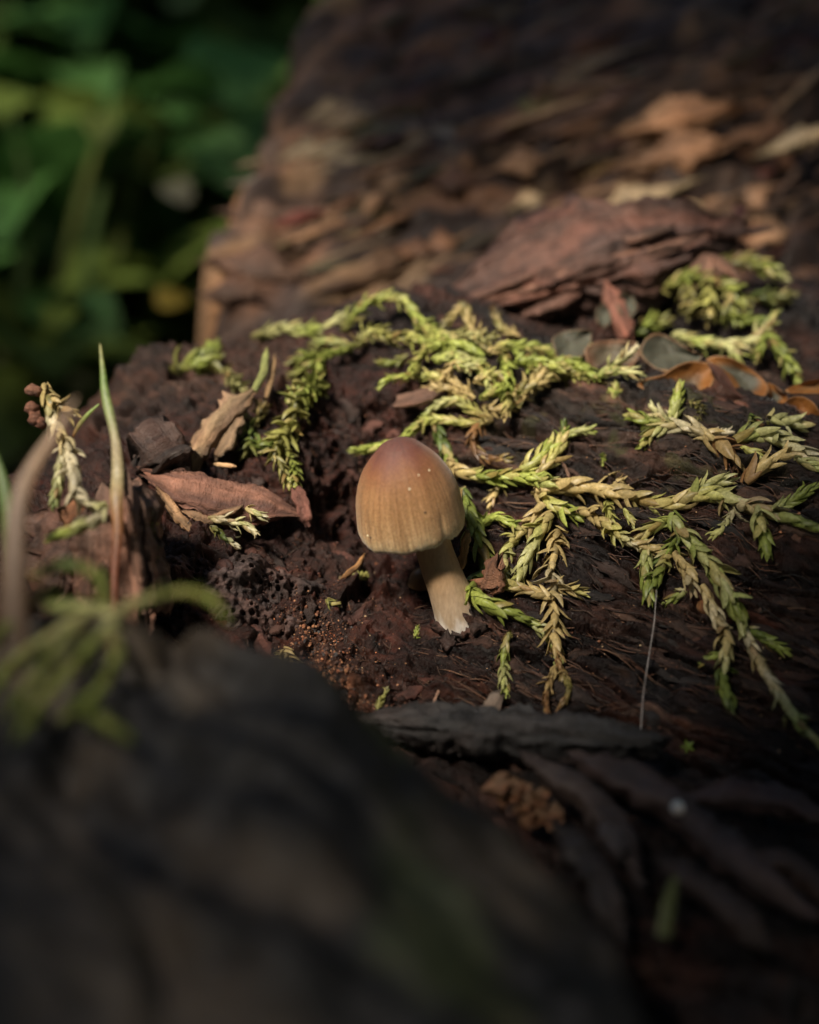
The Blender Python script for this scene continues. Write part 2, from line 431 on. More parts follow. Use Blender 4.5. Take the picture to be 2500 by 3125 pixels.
ex = np.interp(bv[:, 1], edge_y, edge_x) + 1.3 * fbm(np.stack([bv[:, 1] * 0.7, bv[:, 1] * 0, bv[:, 0] * 0.15], 1), 3)
drop = smooth(0.0, -1.6, bv[:, 0] - ex)
bz = (bv[:, 2] + bd) * (1 - drop) + drop * 1.0
bcol = lerp((0.020, 0.011, 0.008), (0.12, 0.062, 0.034), smooth(-0.3, 0.5, fbm(np.stack([bs * 0.35, bt * 1.1, bn], 1) + 3, 4)))
bcol = lerp(bcol, (0.21, 0.13, 0.07), smooth(0.25, 0.7, fbm(np.stack([bs * 0.3, bt * 0.9, bn], 1) + 30, 3)) * 0.7)
bcol = lerp(bcol, (0.03, 0.02, 0.015), smooth(0.2, 0.6, fbm(bv * 0.55 + 60, 3)) * 0.7)
big = obj('rotten_log', mesh_np('rotten_log', np.stack([bv[:, 0], bv[:, 1], bz], 1), grid_faces(len(bx), len(by)), bcol,
          {'grain': np.stack([bs, bt + bw, bn], 1)}), M_BACK)
tag(big, 'large crumbling reddish brown rotten log standing behind the mossy log', 'log')
BZf = bz.reshape(BX.shape)
def big_height(x, y):
    fx_ = np.interp(x, bx, np.arange(len(bx))); fy_ = np.interp(y, by, np.arange(len(by)))
    i, j = np.clip(np.round(fx_).astype(int), 0, len(bx) - 1), np.clip(np.round(fy_).astype(int), 0, len(by) - 1)
    return BZf[i, j]
_db = np.arange(18.5, 42, 0.03)
def on_big(px, py, lift=0.0):
    r = CAM + _db[:, None] * (P(px, py, 1.0) - CAM)
    below = r[:, 2] < big_height(r[:, 0], r[:, 1])
    k = np.argmax(below); d = _db[k] if below[k] else 28.0
    return P(px, py, d - lift)
# splinters of the rotten log: named ones first, then loose ones along the grain
PALE, TAN, RUST, BRN, GREY = (0.36, 0.28, 0.17), (0.19, 0.108, 0.058), (0.15, 0.072, 0.036), (0.085, 0.044, 0.027), (0.18, 0.145, 0.11)
def splinter(pa, pb, wpx, color, lift=0.15, seed=0, c2=None):
    a, b = on_big(*pa, lift), on_big(*pb, lift)
    d = 24.0
    mid = (a + b) / 2 + BNm * 0.05
    o = wood_piece('splinter', [a, mid, b], wpx * KPX * d, wpx * KPX * d * 0.38, M_BACK, color, big, seed, up=BNm, rings=34, sides=14, rag=0.26,
                   taper=(0.1, 0.06), ends=0.25, color2=c2, origin=(0, 0, 0))
    return o
for k, (pa, pb, wd, co) in enumerate([
    ((1770,705),(2100,560),75,PALE), ((1900,400),(2250,330),120,TAN), ((1930,500),(2230,440),110,TAN), ((2300,480),(2560,385),50,PALE),
    ((900,520),(1200,480),60,(0.20,0.155,0.10)), ((980,400),(1200,350),80,(0.20,0.15,0.09)), ((1310,340),(1390,480),60,GREY), ((1200,420),(1330,400),60,GREY),
    ((1130,570),(1280,540),45,TAN), ((1100,660),(1190,580),40,TAN), ((1180,690),(1205,690),55,(0.5,0.42,0.33)), ((1560,640),(1690,610),60,PALE),
    ((650,790),(930,850),80,BRN), ((690,640),(820,690),60,BRN), ((1500,520),(1680,480),70,TAN), ((1750,520),(1790,430),50,RUST),
    ((2150,700),(2250,600),80,TAN), ((2230,640),(2340,580),70,(0.33,0.19,0.11)), ((2280,760),(2370,660),70,(0.36,0.22,0.13)), ((2060,660),(2180,640),45,PALE),
    ((1300,560),(1480,560),70,BRN), ((1450,400),(1700,350),60,RUST), ((1280,760),(1420,740),60,RUST), ((960,700),(1160,690),40,TAN), ((1200,760),(1320,770),40,RUST)]):
    splinter(pa, pb, wd, co, 0.12, k)
for k, (pa, pb, wd, co) in enumerate([((735,505,25.3),(1180,440,25.0),60,(0.21,0.165,0.10)), ((680,650,24.3),(930,670,23.8),70,BRN), ((630,800,23.2),(940,850,22.6),85,(0.12,0.065,0.04)),
                                      ((850,385,26.6),(1190,340,26.0),80,(0.19,0.14,0.08)), ((720,560,24.9),(900,560,24.4),50,GREY), ((610,900,22.7),(800,905,22.2),60,BRN),
                                      ((1900,410,24.9),(2270,330,24.7),110,(0.27,0.15,0.08)), ((1920,505,24.5),(2260,430,24.3),105,(0.24,0.13,0.07)), ((1775,705,23.2),(2110,555,23.4),70,PALE), ((2290,485,24.6),(2580,380,24.8),46,PALE)]):
    a_, b_ = [P(q[0], q[1], bgd((q[2] + 2) / 1.25) - 0.12) for q in (pa, pb)]
    wood_piece('splinter', [a_, (a_ + b_) / 2 + BNm * 0.06, b_], wd * KPX * 24, wd * KPX * 24 * 0.5, M_BACK, co, big, 300 + k, up=BNm, rings=50, sides=22, rag=0.3, taper=(0.08, 0.05), ends=0.3, origin=(0, 0, 0))
rf = random.Random(77)
for k in range(80):
    px, py = rf.uniform(760, 2350), rf.uniform(40, 900)
    if px < 700 + (930 - py) * 0.42: continue
    ln = rf.uniform(260, 620); an = math.radians(rf.gauss(-20, 7))
    co = rf.choice([TAN, (0.24, 0.165, 0.095), (0.12, 0.07, 0.042), BRN, (0.07, 0.04, 0.026)])
    splinter((px, py), (min(px + ln * math.cos(an), 2560), py + ln * math.sin(an)), rf.uniform(7, 20), co, rf.uniform(0.08, 0.3), 500 + k)
rr = random.Random(5)
for k in range(190):
    px, py = rr.uniform(640, 2500), rr.uniform(20, 930)
    if px < 640 + (930 - py) * 0.42: continue
    if px > 2350 and py > 560: continue
    ln = rr.uniform(110, 380); an = math.radians(rr.gauss(-18, 11))
    co = rr.choice([TAN, BRN, BRN, BRN, BRN, TAN, (0.14, 0.09, 0.06), (0.11, 0.055, 0.032)])
    splinter((px, py), (px + ln * math.cos(an), py + ln * math.sin(an)), rr.uniform(9, 24) if k % 6 else rr.uniform(26, 48), tuple(q * rr.uniform(0.45, 1.0) for q in co), rr.uniform(-0.04, 0.10), 40 + k)

# ------------------------------------------------------------------ the red-brown bark slab lying between the two logs
slab_path = [P(1290, 985, 18.6), P(1500, 900, 18.2), P(1800, 800, 18.0), P(2080, 720, 18.3), P(2230, 720, 18.8)]
slab = wood_piece('bark_slab', slab_path, 1.3, 0.75, M_CHUNK, (0.088, 0.043, 0.031), None, 3, up=(0.0, -0.55, 0.8), rings=140, sides=64, rag=0.21, taper=(0.25, 0.5), color2=(0.055, 0.03, 0.024), ends=0.2)
tag(slab, 'reddish brown fibrous slab of dead bark leaning behind the ridge of moss', 'bark')
for k, (pa, pb, wd, co) in enumerate([((1290,965),(1700,810),30,(0.17,0.085,0.06)), ((1480,940),(1900,830),32,(0.14,0.068,0.048)), ((1700,800),(2060,690),40,(0.11,0.06,0.043)), ((1400,930),(1760,860),24,(0.15,0.075,0.052)), ((1750,860),(2080,760),28,(0.12,0.06,0.043)), ((1850,800),(2150,720),26,(0.14,0.075,0.052)),
                                      ((1560,900),(1950,760),35,(0.21,0.11,0.075)), ((1600,960),(1760,900),50,(0.14,0.07,0.05))]):
    a, b = P(*pa, 17.55), P(*pb, 17.5)
    o = wood_piece('fibre', [a, (a + b) / 2, b], wd * KPX * 17.7, wd * KPX * 10, M_CHUNK, co, slab, 60 + k, rings=20, sides=10, rag=0.25, origin=slab.location)

def stick(name, pts_d, wpx, color, label, cat, seed=0, thick=0.8, mat=M_CHUNK, c2=None, group=None, rag=0.15, up=(0, -0.4, 1), taper=(0.3, 0.3), rings=24, sides=12):
    pth = [P(*q) if len(q) == 3 else on_log(*q, 0.05) for q in pts_d]
    dm = np.mean([np.dot(q - CAM, FWD) for q in pth])
    o = wood_piece(name, pth, wpx * KPX * dm, wpx * KPX * dm * thick, mat, color, None, seed, up=up, rings=rings, sides=sides, rag=rag, taper=taper, color2=c2)
    return tag(o, label, cat, group)

stick('bark_strip', [(1850,860,17.3),(1880,930,17.2),(1915,1030,16.9)], 50, (0.19,0.085,0.06), 'thin reddish strip of bark standing upright beneath the bark slab', 'bark', 71, taper=(0.15,0.6))
stick('wood_scrap', [(2080,900,17.4),(2170,790,17.6),(2260,860,17.5)], 60, (0.2,0.11,0.075), 'small brown wood scrap on the dim olive moss behind the wood ears', 'wood', 72, thick=0.4)

# ------------------------------------------------------------------ near bark mass in front of the camera, dark and out of focus
fctl = [(0,1960,10.0),(300,1900,9.7),(600,1920,9.4),(800,2010,9.2),(1000,2150,9.0),(1300,2360,8.8),(1500,2500,8.6),(1780,2800,8.3),
        (100,2300,8.9),(500,2300,8.5),(900,2400,8.3),(200,2700,7.5),(700,2700,7.6),(1200,2720,7.8),(1000,3000,7.0),(300,3100,6.6),(1500,3000,7.4),(-200,2000,9.9),(-300,2700,7.6)]
FP = np.array([P(*c_) for c_ in fctl])
FS = TPS(np.vstack([FP, [[-5, 3, 8.5], [0, 2, 8.2], [3, 3, 7.8], [-7, 8, 8.5]]]), 0.02)
fxs = np.linspace(-7, 4.5, 260); fys = np.linspace(1.5, 11, 240)
FX, FY = np.meshgrid(fxs, fys, indexing='ij')
crest = np.array([P(*c_) for c_ in fctl[:8]])
o_ = np.argsort(crest[:, 0]); crest = crest[o_]
cy = np.interp(FX, np.concatenate([[-8], crest[:, 0], [1.8, 3.2]]), np.concatenate([[9.0], crest[:, 1], [5.2, 2.2]]))
fv = np.stack([FX, FY, FS(FX, np.minimum(FY, cy + 0.15))], -1).reshape(-1, 3)
over = smooth(-0.15, 1.6, (FY - cy).ravel())
f_s = unit(np.array([0.8, -0.5, -0.3])); f_t = unit(np.cross([0, -.3, 1], f_s)); f_n = np.cross(f_s, f_t)
fs, ft, fn = fv @ f_s, fv @ f_t, fv @ f_n
fdsp = 0.20 * ridged(np.stack([fs * 0.3, ft * 1.2, fn * .5], 1), 3) + 0.16 * fbm(fv * 0.8 + 3, 4) - 0.16 * (1 - smooth(0, .12, np.abs(perlin(np.stack([fs * 0.3, ft * 0.9 + 5, fn * .3], 1)))))
fz = fv[:, 2] + fdsp - over * 4.5
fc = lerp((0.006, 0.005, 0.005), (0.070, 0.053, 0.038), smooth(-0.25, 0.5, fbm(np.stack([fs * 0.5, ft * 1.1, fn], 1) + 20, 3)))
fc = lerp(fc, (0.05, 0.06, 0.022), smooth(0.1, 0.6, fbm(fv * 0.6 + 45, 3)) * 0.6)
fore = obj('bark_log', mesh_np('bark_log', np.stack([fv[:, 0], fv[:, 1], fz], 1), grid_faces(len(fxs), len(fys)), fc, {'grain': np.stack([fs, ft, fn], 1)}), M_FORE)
tag(fore, 'dark grey brown bark of a log in the shaded foreground', 'log')

# ------------------------------------------------------------------ mushroom
def lathe_frame(axis, front):
    z = unit(axis); x = unit(np.cross(front, z)); y = np.cross(z, x)
    return x, y, z

def make_mushroom():
    base = on_log(1402, 1905, -0.06)
    d0 = np.dot(base - CAM, FWD)
    dcap = d0 - 0.20
    rim_c = P(1259, 1618, dcap)
    H, R = 1.20, 0.652
    # axis: leaning left in the picture and a little towards the lens
    axis = unit(UPV * math.cos(math.radians(25)) - FWD * math.sin(math.radians(25)) + RGT * -0.150)
    ax, ay, az = lathe_frame(axis, FWD)
    root = thing('mushroom', 'brown bell-shaped mushroom with striped tan cap and pale leaning stem', 'mushroom', base)
    m, t, b = newmat('mushroom_cap_skin')
    at = N(t, 'ShaderNodeAttribute', attribute_name='cap')
    sep = N(t, 'ShaderNodeSeparateXYZ'); t.links.new(at.outputs['Vector'], sep.inputs[0])   # x,y = unit circle, z = 0 apex .. 1 margin
    nz = N(t, 'ShaderNodeTexNoise', Scale=3.2, Detail=4.0); t.links.new(at.outputs['Vector'], nz.inputs['Vector'])
    sm = N(t, 'ShaderNodeMath', operation='MULTIPLY_ADD'); t.links.new(nz.outputs['Fac'], sm.inputs[0]); sm.inputs[1].default_value = 0.22
    sm2 = N(t, 'ShaderNodeMath', operation='SUBTRACT'); t.links.new(sep.outputs['Z'], sm2.inputs[0]); sm2.inputs[1].default_value = 0.11
    t.links.new(sm2.outputs[0], sm.inputs[2])
    cr_ = N(t, 'ShaderNodeValToRGB'); t.links.new(sm.outputs[0], cr_.inputs[0])
    el = cr_.color_ramp.elements
    stops = [(0.0, (0.095, 0.042, 0.036)), (0.12, (0.14, 0.052, 0.036)), (0.24, (0.205, 0.088, 0.042)), (0.40, (0.275, 0.145, 0.068)),
             (0.62, (0.345, 0.202, 0.100)), (0.82, (0.42, 0.275, 0.150)), (0.94, (0.54, 0.40, 0.24)), (1.0, (0.66, 0.55, 0.38))]
    el[0].position, el[0].color = stops[0][0], (*stops[0][1], 1)
    el[1].position, el[1].color = stops[-1][0], (*stops[-1][1], 1)
    for ps, co in stops[1:-1]:
        e = el.new(ps); e.color = (*co, 1)
    # radial streaks: noise stretched along the height
    mp = N(t, 'ShaderNodeMapping'); mp.inputs['Scale'].default_value = (19, 19, 0.9); t.links.new(at.outputs['Vector'], mp.inputs['Vector'])
    st = N(t, 'ShaderNodeTexNoise', Scale=1.0, Detail=3.0, Roughness=0.6); t.links.new(mp.outputs[0], st.inputs['Vector'])
    mp3 = N(t, 'ShaderNodeMapping'); mp3.inputs['Scale'].default_value = (34, 34, 4.0); t.links.new(at.outputs['Vector'], mp3.inputs['Vector'])
    st3 = N(t, 'ShaderNodeTexNoise', Scale=1.0, Detail=4.0, Roughness=0.7); t.links.new(mp3.outputs[0], st3.inputs['Vector'])
    av = N(t, 'ShaderNodeMath', operation='ADD'); t.links.new(st.outputs['Fac'], av.inputs[0]); t.links.new(st3.outputs['Fac'], av.inputs[1])
    fac = ramp(t, av.outputs[0], 0.75, 1.25)
    amt = ramp(t, sep.outputs['Z'], 0.12, 0.55)
    streak = mixc(t, fac, (0.60, 0.54, 0.48), (1.26, 1.24, 1.20))
    streak = mixc(t, amt, (1.0, 1.0, 1.0), streak)
    gr_ = N(t, 'ShaderNodeTexNoise', Scale=55.0, Detail=2.0); t.links.new(at.outputs['Vector'], gr_.inputs['Vector'])
    speck = mixc(t, ramp(t, gr_.outputs['Fac'], 0.35, 0.65), (0.70, 0.67, 0.62), (1.25, 1.25, 1.25))
    rimf = ramp(t, sep.outputs['Z'], 0.965, 0.995)
    cc = mixc(t, 1.0, cr_.outputs['Color'], streak, 'MULTIPLY'); cc = mixc(t, rimf, cc, (0.66, 0.56, 0.40)); cc = mixc(t, 1.0, cc, speck, 'MULTIPLY')
    t.links.new(cc, b.inputs['Base Color'])
    b.inputs['Roughness'].default_value = 0.58; b.inputs['Specular IOR Level'].default_value = 0.3
    b.inputs['Subsurface Weight'].default_value = 0.18; b.inputs['Subsurface Radius'].default_value = (0.12, 0.05, 0.02); b.inputs['Subsurface Scale'].default_value = 0.6
    b.inputs['Sheen Weight'].default_value = 0.12; b.inputs['Sheen Roughness'].default_value = 0.4
    bp = N(t, 'ShaderNodeBump', Strength=0.25, Distance=0.03); t.links.new(av.outputs[0], bp.inputs['Height']); t.links.new(bp.outputs[0], b.inputs['Normal'])
    # cap
    pr = np.array([(0, 0), (.010, .13), (.03, .235), (.065, .345), (.13, .465), (.2, .59), (.28, .705), (.36, .79), (.45, .866), (.55, .925), (.65, .963), (.76, .988), (.86, 1.0), (.93, .995), (.975, .975), (1.0, .945)])
    seg = 220; rings = 70
    tt = np.linspace(0, 1, rings) ** 1.15
    arc = np.concatenate([[0], np.cumsum(np.hypot(np.diff(pr[:, 0] * H), np.diff(pr[:, 1] * R)))]); arc /= arc[-1]
    hz, rr_ = np.interp(tt, arc, pr[:, 0]), np.interp(tt, arc, pr[:, 1])
    a = np.linspace(0, 2 * np.pi, seg, endpoint=False)
    A, HZ = np.meshgrid(a, hz); RR = np.repeat(rr_[:, None], seg, 1)
    cs, sn = np.cos(A), np.sin(A)
    circ = np.stack([cs * 1.2, sn * 1.2, HZ], -1).reshape(-1, 3)
    RR = RR * (1 + 0.030 * fbm(circ + 5, 3).reshape(A.shape) + smooth(0.35, 1, HZ) * 0.0035 * np.sin(A * 46 + 2 * perlin(circ * 3).reshape(A.shape)))
    low = (0.022 * fbm(np.stack([np.cos(A) * 2.2, np.sin(A) * 2.2, HZ * 0 + 4], -1).reshape(-1, 3), 3)
           + 0.010 * perlin(np.stack([np.cos(A) * 14, np.sin(A) * 14, HZ * 0], -1).reshape(-1, 3))).reshape(A.shape)
    an = (A + np.pi / 2 + 0.02) % (2 * np.pi)                     # 0 at the side facing the lens
    notch = np.exp(-((A - (1.5 * np.pi + 0.62)) / 0.085) ** 2)
    crease = np.exp(-((A - (1.5 * np.pi + 0.60)) / 0.05) ** 2) * smooth(0.55, 0.8, HZ)
    HZ2 = HZ + smooth(0.6, 1, HZ) * (low - 0.05 * notch)
    RR = RR * (1 - 0.022 * crease)
    pt = rim_c + ax * (cs * RR * R)[..., None] + ay * (sn * RR * R)[..., None] + az * ((1 - HZ2) * H)[..., None]
    outer = pt.reshape(-1, 3)
    ctr_ = rim_c + az * 0.0
    # inner shell a little inside, joined at the margin
    inn = (rim_c + ax * (cs * np.maximum(RR * R - 0.028, 0))[..., None] + ay * (sn * np.maximum(RR * R - 0.028, 0))[..., None] + az * ((1 - HZ2) * H - 0.03 * (1 - HZ))[..., None])[::-1].reshape(-1, 3)
    v = np.vstack([outer, inn])
    capv = np.stack([cs, sn, HZ], -1).reshape(-1, 3); capv = np.vstack([capv, np.stack([cs, sn, HZ * 0 + 0.97], -1).reshape(-1, 3)])
    f = grid_faces(rings * 2, seg, True)[:, ::-1]
    cap = local_mesh_obj('cap', v, f, m, root, base, None, {'cap': capv})
    # gills
    mg, tg, bgm = newmat('mushroom_gills'); bgm.inputs['Base Color'].default_value = (0.34, 0.23, 0.13, 1); bgm.inputs['Roughness'].default_value = 0.7
    gv_, gf_ = [], []
    for k in range(54):
        th = 2 * np.pi * k / 54; e = ax * math.cos(th) + ay * math.sin(th)
        hs = np.linspace(0.30, 0.97, 10); ro = np.interp(hs, pr[:, 0], pr[:, 1]) * R - 0.03
        o0 = len(gv_)
        for h_, r_ in zip(hs, ro):
            gv_.append(rim_c + e * r_ + az * (1 - h_) * H)
            gv_.append(rim_c + e * max(r_ - 0.22, 0.14) + az * ((1 - h_) * H - 0.02))
        gf_ += [[o0 + 2 * i, o0 + 2 * i + 1, o0 + 2 * i + 3, o0 + 2 * i + 2] for i in range(9)]
    gl = local_mesh_obj('gills', gv_, gf_, mg, root, base); gl['kind'] = 'stuff'
    # stem
    ms, ts, bs_ = newmat('mushroom_stem')
    as_ = N(ts, 'ShaderNodeAttribute', attribute_name='Col'); go = N(ts, 'ShaderNodeTexCoord')
    mps = N(ts, 'ShaderNodeMapping'); mps.inputs['Scale'].default_value = (1, 1, 0.3); ts.links.new(go.outputs['Object'], mps.inputs[0])
    ns = N(ts, 'ShaderNodeTexNoise', Scale=26.0, Detail=5.0, Roughness=0.65); ts.links.new(mps.outputs[0], ns.inputs[0])
    ts.links.new(mixc(ts, 1.0, as_.outputs['Color'], mixc(ts, ramp(ts, ns.outputs['Fac'], 0.3, 0.7), (0.8, 0.77, 0.74), (1.15, 1.15, 1.15)), 'MULTIPLY'), bs_.inputs['Base Color'])
    bs_.inputs['Roughness'].default_value = 0.55; bs_.inputs['Subsurface Weight'].default_value = 0.2
    bs_.inputs['Subsurface Radius'].default_value = (0.1, 0.06, 0.03); bs_.inputs['Subsurface Scale'].default_value = 0.6
    bps = N(ts, 'ShaderNodeBump', Strength=0.3, Distance=0.02); ts.links.new(ns.outputs['Fac'], bps.inputs['Height']); ts.links.new(bps.outputs[0], bs_.inputs['Normal'])
    key = np.array([rim_c + az * 0.75 + RGT * 0.02, P(1300, 1600, dcap + 0.0), P(1332, 1700, d0 - 0.16), P(1366, 1790, d0 - 0.08), P(1396, 1860, d0 + 0.0), P(1408, 1900, d0 + 0.12), P(1432, 1935, d0 + 0.9)])
    rad = np.array([50, 54, 56, 60, 70, 80, 90]) * KPX * 14
    sl_ = np.concatenate([[0], np.cumsum(np.linalg.norm(np.diff(key, axis=0), axis=1))]); sl_ /= sl_[-1]
    ns_, sd = 60, 40
    s = np.linspace(0, 1, ns_)
    ct = np.stack([np.interp(s, sl_, key[:, k]) for k in range(3)], 1)
    for _ in range(6): ct[1:-1] = (ct[:-2] + 2 * ct[1:-1] + ct[2:]) / 4
    rd = np.interp(s, sl_, rad)
    aa = np.linspace(0, 2 * np.pi, sd, endpoint=False)
    tn = unit(ct[-1] - ct[0]); e1 = unit(np.cross(tn, FWD)); e2 = np.cross(tn, e1)
    AA, SS = np.meshgrid(aa, s)
    rdv = rd[:, None] * (1 + 0.05 * fbm(np.stack([np.cos(AA) * 1.2, np.sin(AA) * 1.2, SS * 3], -1).reshape(-1, 3), 3).reshape(AA.shape)
                         + 0.22 * smooth(0.8, 1, SS) * perlin(np.stack([np.cos(AA) * 2.4, np.sin(AA) * 2.4, SS * 2 + 3], -1).reshape(-1, 3)).reshape(AA.shape))
    sv = ct[:, None] + e1 * (np.cos(AA) * rdv)[..., None] + e2 * (np.sin(AA) * rdv)[..., None]
    sc_ = lerp((0.36, 0.21, 0.095), (0.40, 0.30, 0.205), smooth(0.35, 0.62, SS.ravel()))
    sc_ = lerp(sc_, (0.70, 0.64, 0.58), smooth(sl_[4] - 0.03, sl_[4] + 0.04, SS.ravel() + 0.05 * fbm(np.stack([np.cos(AA) * 3, np.sin(AA) * 3, SS * 5], -1).reshape(-1, 3), 2)))
    local_mesh_obj('stem', sv.reshape(-1, 3), grid_faces(ns_, sd, True)[:, ::-1], ms, root, base, sc_)
    # white fuzz at the foot
    fz_, ff_, rg = [], [], random.Random(2)
    for k in range(260):
        th = rg.uniform(0, 2 * math.pi); ix = rg.randrange(40, 54); dirn = e1 * math.cos(th) + e2 * math.sin(th)
        q0 = ct[ix] + dirn * rd[ix] * rg.uniform(0.9, 1.0)
        q1 = q0 + dirn * rg.uniform(0.01, 0.05) + tn * rg.uniform(0.01, 0.06)
        wv = np.array([rg.gauss(0, 1), rg.gauss(0, 1), rg.gauss(0, 1)]) * 0.006
        o0 = len(fz_); fz_ += [q0 - wv, q0 + wv, q1]; ff_.append([o0, o0 + 1, o0 + 2])
    mf, tf, bf = newmat('white_mycelium'); bf.inputs['Base Color'].default_value = (0.72, 0.68, 0.64, 1); bf.inputs['Roughness'].default_value = 0.8
    fu = local_mesh_obj('mycelium_fuzz', fz_, ff_, mf, root, base); fu['kind'] = 'stuff'
    # specks of dirt and a dark dot standing in for a hole in the cap: found by walking towards the lens from the cap axis
    def cap_point(px, py):
        q = P(px, py, 1.0) - CAM; q = unit(q)
        rel = outer - CAM; al = rel @ q; off = np.linalg.norm(rel - al[:, None] * q, axis=1) + 0.0 * al
        near = np.where(off < 0.03)[0]
        k = near[np.argmin(al[near])]
        return outer[k]
    md, td, bd_ = newmat('pale_grit'); bd_.inputs['Base Color'].default_value = (0.8, 0.72, 0.5, 1)
    mk, tk, bk = newmat('dark_grit_and_hole'); bk.inputs['Base Color'].default_value = (0.02, 0.012, 0.01, 1)
    for px, py, r_, mm in ((1315, 1432, 0.012, md), (1252, 1486, 0.012, md), (1284, 1446, 0.009, md), (1302, 1567, 0.014, mk), (1118, 1638, 0.012, md), (1127, 1643, 0.010, mk)):
        c0 = cap_point(px, py); vv, ff = blob(c0, r_, px, 0.4)
        local_mesh_obj('speck', vv, ff, mm, root, base)
    return root

# small irregular lump
_ico_me = None
def blob(c0, r, seed, rough=0.35, squash=(1, 1, 1)):
    n1, n2 = 6, 8
    th = np.linspace(0, np.pi, n1); ph = np.linspace(0, 2 * np.pi, n2, endpoint=False)
    TH, PH = np.meshgrid(th, ph, indexing='ij')
    u = np.stack([np.sin(TH) * np.cos(PH), np.sin(TH) * np.sin(PH), np.cos(TH)], -1).reshape(-1, 3)
    k = 1 + rough * perlin(u * 1.7 + seed * 1.37)
    return np.asarray(c0) + u * k[:, None] * r * np.asarray(squash), grid_faces(n1, n2, True)
make_mushroom()

# ------------------------------------------------------------------ moss
PAL = dict(g=(0.265, 0.32, 0.07), G=(0.38, 0.44, 0.10), p=(0.50, 0.50, 0.23), t=(0.53, 0.415, 0.19), b=(0.27, 0.145, 0.062), w=(0.62, 0.56, 0.39), d=(0.10, 0.145, 0.035),
           o=(0.22, 0.205, 0.065), k=(0.12, 0.065, 0.035), y=(0.46, 0.46, 0.14))
def leaf_grid(nl=6, nw=5, curl=0.34, bow=0.10, tipcurve=0.16, wide=0.36):
    v = []
    for i in range(nl):
        t = i / (nl - 1)
        wd = wide * (0.7 + 0.9 * t) * (1 - t) ** 0.62 * (1 - 0.35 * t) if t < 1 else 0.0
        for j in range(nw):
            u = (j / (nw - 1) - 0.5) * 2
            v.append((u * wd, t, bow * math.sin(math.pi * t) - curl * wd * u * u * 1.3 - tipcurve * max(0, t - 0.6) ** 2))
    f = grid_faces(nl, nw).tolist()
    return np.array(v), f
LEAF_SHAPES = [leaf_grid(curl=0.5, bow=0.10, tipcurve=0.1, wide=0.30), leaf_grid(curl=0.65, bow=0.14, tipcurve=0.5, wide=0.27), leaf_grid(curl=0.45, bow=0.05, tipcurve=-0.7, wide=0.31), leaf_grid(curl=0.8, bow=0.10, tipcurve=-0.2, wide=0.24)]
LEAF_ME = []
for k_, (v_, f_) in enumerate(LEAF_SHAPES):
    me_ = mesh_np('moss_leaf', v_, f_); me_.materials.append(M_LEAFO); LEAF_ME.append(me_)

def catmull(p, n):
    p = np.asarray(p, float)
    if len(p) == 2: p = np.array([p[0], (p[0] + p[1]) / 2, p[1]])
    q = np.vstack([2 * p[0] - p[1], p, 2 * p[-1] - p[-2]])
    out = []
    m = 14
    for i in range(1, len(q) - 2):
        for s in np.linspace(0, 1, m, endpoint=False):
            out.append(0.5 * (2 * q[i] + (q[i + 1] - q[i - 1]) * s + (2 * q[i - 1] - 5 * q[i] + 4 * q[i + 1] - q[i + 2]) * s * s + (3 * q[i] - q[i - 1] - 3 * q[i + 1] + q[i + 2]) * s ** 3))
    out.append(q[-2]); out = np.array(out)
    sg = np.concatenate([[0], np.cumsum(np.linalg.norm(np.diff(out, axis=0), axis=1))])
    s = np.linspace(0, sg[-1], n)
    return np.stack([np.interp(s, sg, out[:, k]) for k in range(3)], 1), sg[-1]

def path3d(pts, wpx, lift=0.0, d=None):
    px = np.array([q[0] for q in pts], float); py = np.array([q[1] for q in pts], float)
    if d is not None:
        ds = np.interp(np.linspace(0, 1, len(pts)), np.linspace(0, 1, len(np.atleast_1d(d))), np.atleast_1d(d))
    else:
        ds = np.array([hit_depth(a, b) for a, b in zip(px, py)])
        if len(ds) > 2:
            sm = ds.copy()
            for _ in range(2): sm[1:-1] = 0.25 * sm[:-2] + 0.5 * sm[1:-1] + 0.25 * sm[2:]
            ds = np.minimum(ds, sm + 0.05) * 0.5 + sm * 0.5
            ds = np.clip(ds, sm - 0.3, sm + 0.1)
        lf = np.interp(np.linspace(0, 1, len(pts)), np.linspace(0, 1, len(np.atleast_1d(lift))), np.atleast_1d(lift))
        ds = ds - lf - 0.42 * wpx * KPX * 14
    return np.array([P(a, b, c_) for a, b, c_ in zip(px, py, ds)])

def colour_at(cs, t, rg):
    cs = [PAL[k] for k in cs]
    if len(cs) == 1: cc = np.array(cs[0])
    else:
        x = t * (len(cs) - 1); i = min(int(x), len(cs) - 2); f = x - i
        cc = np.array(cs[i]) * (1 - f) + np.array(cs[i + 1]) * f
    cc = cc * rg.uniform(0.72, 1.22)
    if rg.random() < 0.14: cc = cc * 0.5 + np.array(PAL['t']) * 0.5
    if rg.random() < 0.05: cc = cc * 0.4 + np.array(PAL['b']) * 0.6
    return cc

